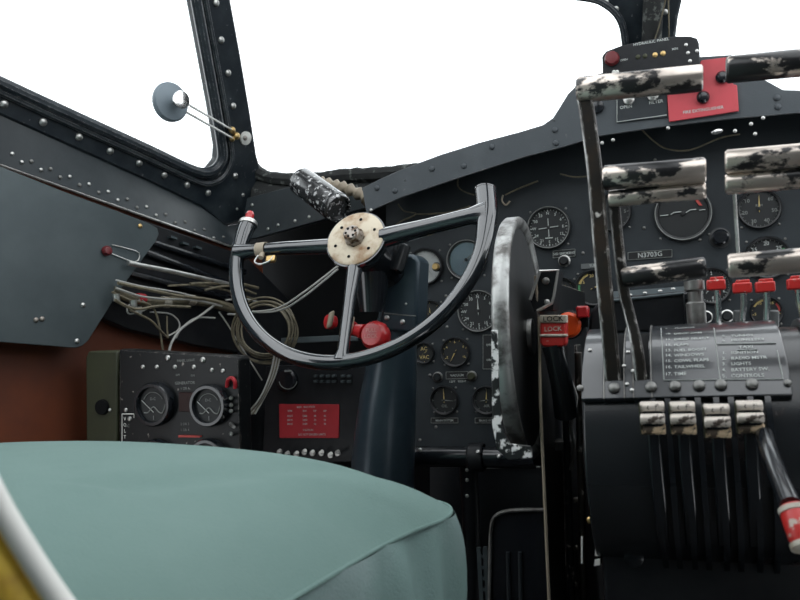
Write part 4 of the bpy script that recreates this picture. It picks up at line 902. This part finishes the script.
MB().prism(pl([(430, 468), (560, 466), (560, 800), (430, 800)], 1.24), (0, .004, 0)).build('panel', 'black', fp_)
MB().tube([P(483, 468, Y=1.237), P(540, 467, Y=1.237)], .0012, 5).build('edge', 'ink_dim', fp_)
rpd = thing('rudder_pedal', 'black rudder pedal with a rounded bright edge below the panel', 'pedal', P(510, 600, Y=1.1))
o_ = [(489, 680), (490, 560), (491, 530), (494, 518), (503, 512), (520, 510), (560, 510)]
MB().tube(smooth_path(pl(o_, 1.08), 4), .0028, 8).build('rim', 'silver_dark', rpd)
MB().prism(pl(o_ + [(560, 680)], 1.085), (0, .015, 0)).build('tread', 'black_gloss', rpd, bevel=.002)
for x in (508, 520): MB().tube([P(x, 552, Y=1.083), P(x + 1, 600, Y=1.083)], .003, 8).build('tread_rib', 'panel', rpd)
lad = thing('adjusting_ratchet', 'small notched rail between the seat and the rudder pedal', 'rail', P(485, 590, Y=1.1))
b = MB(); b.box(P(481, 585, Y=1.12), (.006, .006, .11)); b.box(P(487.5, 585, Y=1.12), (.006, .006, .11))
for y in (556, 567, 578, 589): b.box(P(484, y, Y=1.12), (.012, .005, .005))
b.build('rail', 'plate', lad)

# ================================================================== SEAT
seat = thing('pilot_seat', 'pilot seat with a domed pale green fabric cushion', 'seat', V((-.48, .4, 0)))
ZS = .557
outl = [(-.262, .10), (-.240, .20), (-.226, .30), (-.217, .40), (-.211, .47), (-.206, .515), (-.198, .555), (-.188, .585), (-.188, .612), (-.202, .642), (-.235, .664), (-.30, .685), (-.42, .70), (-.56, .71), (-.68, .70), (-.77, .66), (-.80, .58), (-.80, .42), (-.79, .25), (-.78, .10), (-.74, .06), (-.60, .05), (-.40, .05), (-.29, .06)]
ol = smooth_path([V((x, y, ZS)) for x, y in outl], 4, True); cen = V((-.50, .36, ZS))
b = MB(); N = len(ol); K = 14; prev = None
def ztop(p, s):
    side = max(0, min(1, (-p.x - .18) / .36))
    h = (.046 + .023 * sin(side * pi / 2)) * (1 - s ** 6)
    fold = .006 * math.exp(-((p.x + .26 + .45 * (.60 - p.y)) / .02) ** 2) * (1 - s) * 4 * s if p.y > .4 else 0
    return ZS + h - fold
ring = [b.b.verts.new(V((cen.x, cen.y, ztop(cen, 0))))]
for k in range(1, K + 1):
    s = (k / K) ** .8; vs = []
    for p in ol:
        q = cen.lerp(p, s); q.z = ztop(q, s) - (.0 if k < K else 0); vs.append(b.b.verts.new(q))
    if k == 1:
        for i in range(N): b.b.faces.new((ring[0], vs[i], vs[(i + 1) % N]))
    else: b.bridge(prev, vs)
    prev = vs
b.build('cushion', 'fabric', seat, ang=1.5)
b = MB(); prev = None
for k, (dz, off) in enumerate(((0, 0), (-.008, .002), (-.025, .005), (-.06, .007), (-.10, .005), (-.14, .002), (-.15, -.02))):
    vs = []
    for i, p in enumerate(ol):
        t_ = (ol[(i + 1) % N] - ol[i - 1]).normalized(); nrm = V((t_.y, -t_.x, 0)); a_ = i / N * 2 * pi
        wr = .006 * sin(a_ * 19 + .6) * min(1, k / 3) + .004 * sin(a_ * 7 + dz * 30)
        vs.append(b.b.verts.new(p + nrm * (off + wr) * 1.0 + V((0, 0, dz))))
    if prev: b.bridge(prev, vs)
    prev = vs
b.cap(prev)
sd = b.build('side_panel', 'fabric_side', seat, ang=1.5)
for o in (seat.children[0], sd):
    md = o.modifiers.new('s', 'SUBSURF'); md.levels = 1; md.render_levels = 1
MB().tube(ol, .0017, 8, True).build('piping', 'fabric', seat)
MB().box((-.50, .38, .385), (.50, .56, .05)).build('pan', 'black', seat, bevel=.01)
for x in (-.70, -.32):
    MB().box((x, .38, .19), (.03, .50, .36)).build('leg', 'black', seat, bevel=.004)
    MB().box((x, .40, .012), (.05, .70, .024)).build('rail', 'steel', seat, bevel=.003)
MB().box((-.51, -.05, .80), (.52, .09, .56)).build('backrest', 'fabric', seat, bevel=.035, segs=4)
# blurred yellow strap with white edge, close to the lens
st = thing('safety_strap', 'blurred yellow pad with a white edge close in the lower left corner', 'strap', P(20, 600, D=.24))
ce = [P(x, y, D=.26) for x, y in ((-70, 395), (-30, 450), (2, 510), (28, 553), (52, 590), (75, 622), (110, 670))]
MB().tube(smooth_path(ce, 4), .0040, 12).build('edge', 'white', st, label='white edge piping')
ce2 = [P(x - 26, y + 26, D=.262) for x, y in ((-70, 395), (-30, 450), (2, 510), (28, 553), (52, 590), (75, 622), (110, 670))]
MB().tube(smooth_path(ce2, 4), .0085, 14).build('pad', 'yellow', st)
ce3 = [P(x - 56, y + 56, D=.264) for x, y in ((-70, 395), (-30, 450), (2, 510), (28, 553), (52, 590), (75, 622), (110, 670))]
MB().tube(smooth_path(ce3, 4), .0085, 14).build('pad', 'yellow', st)
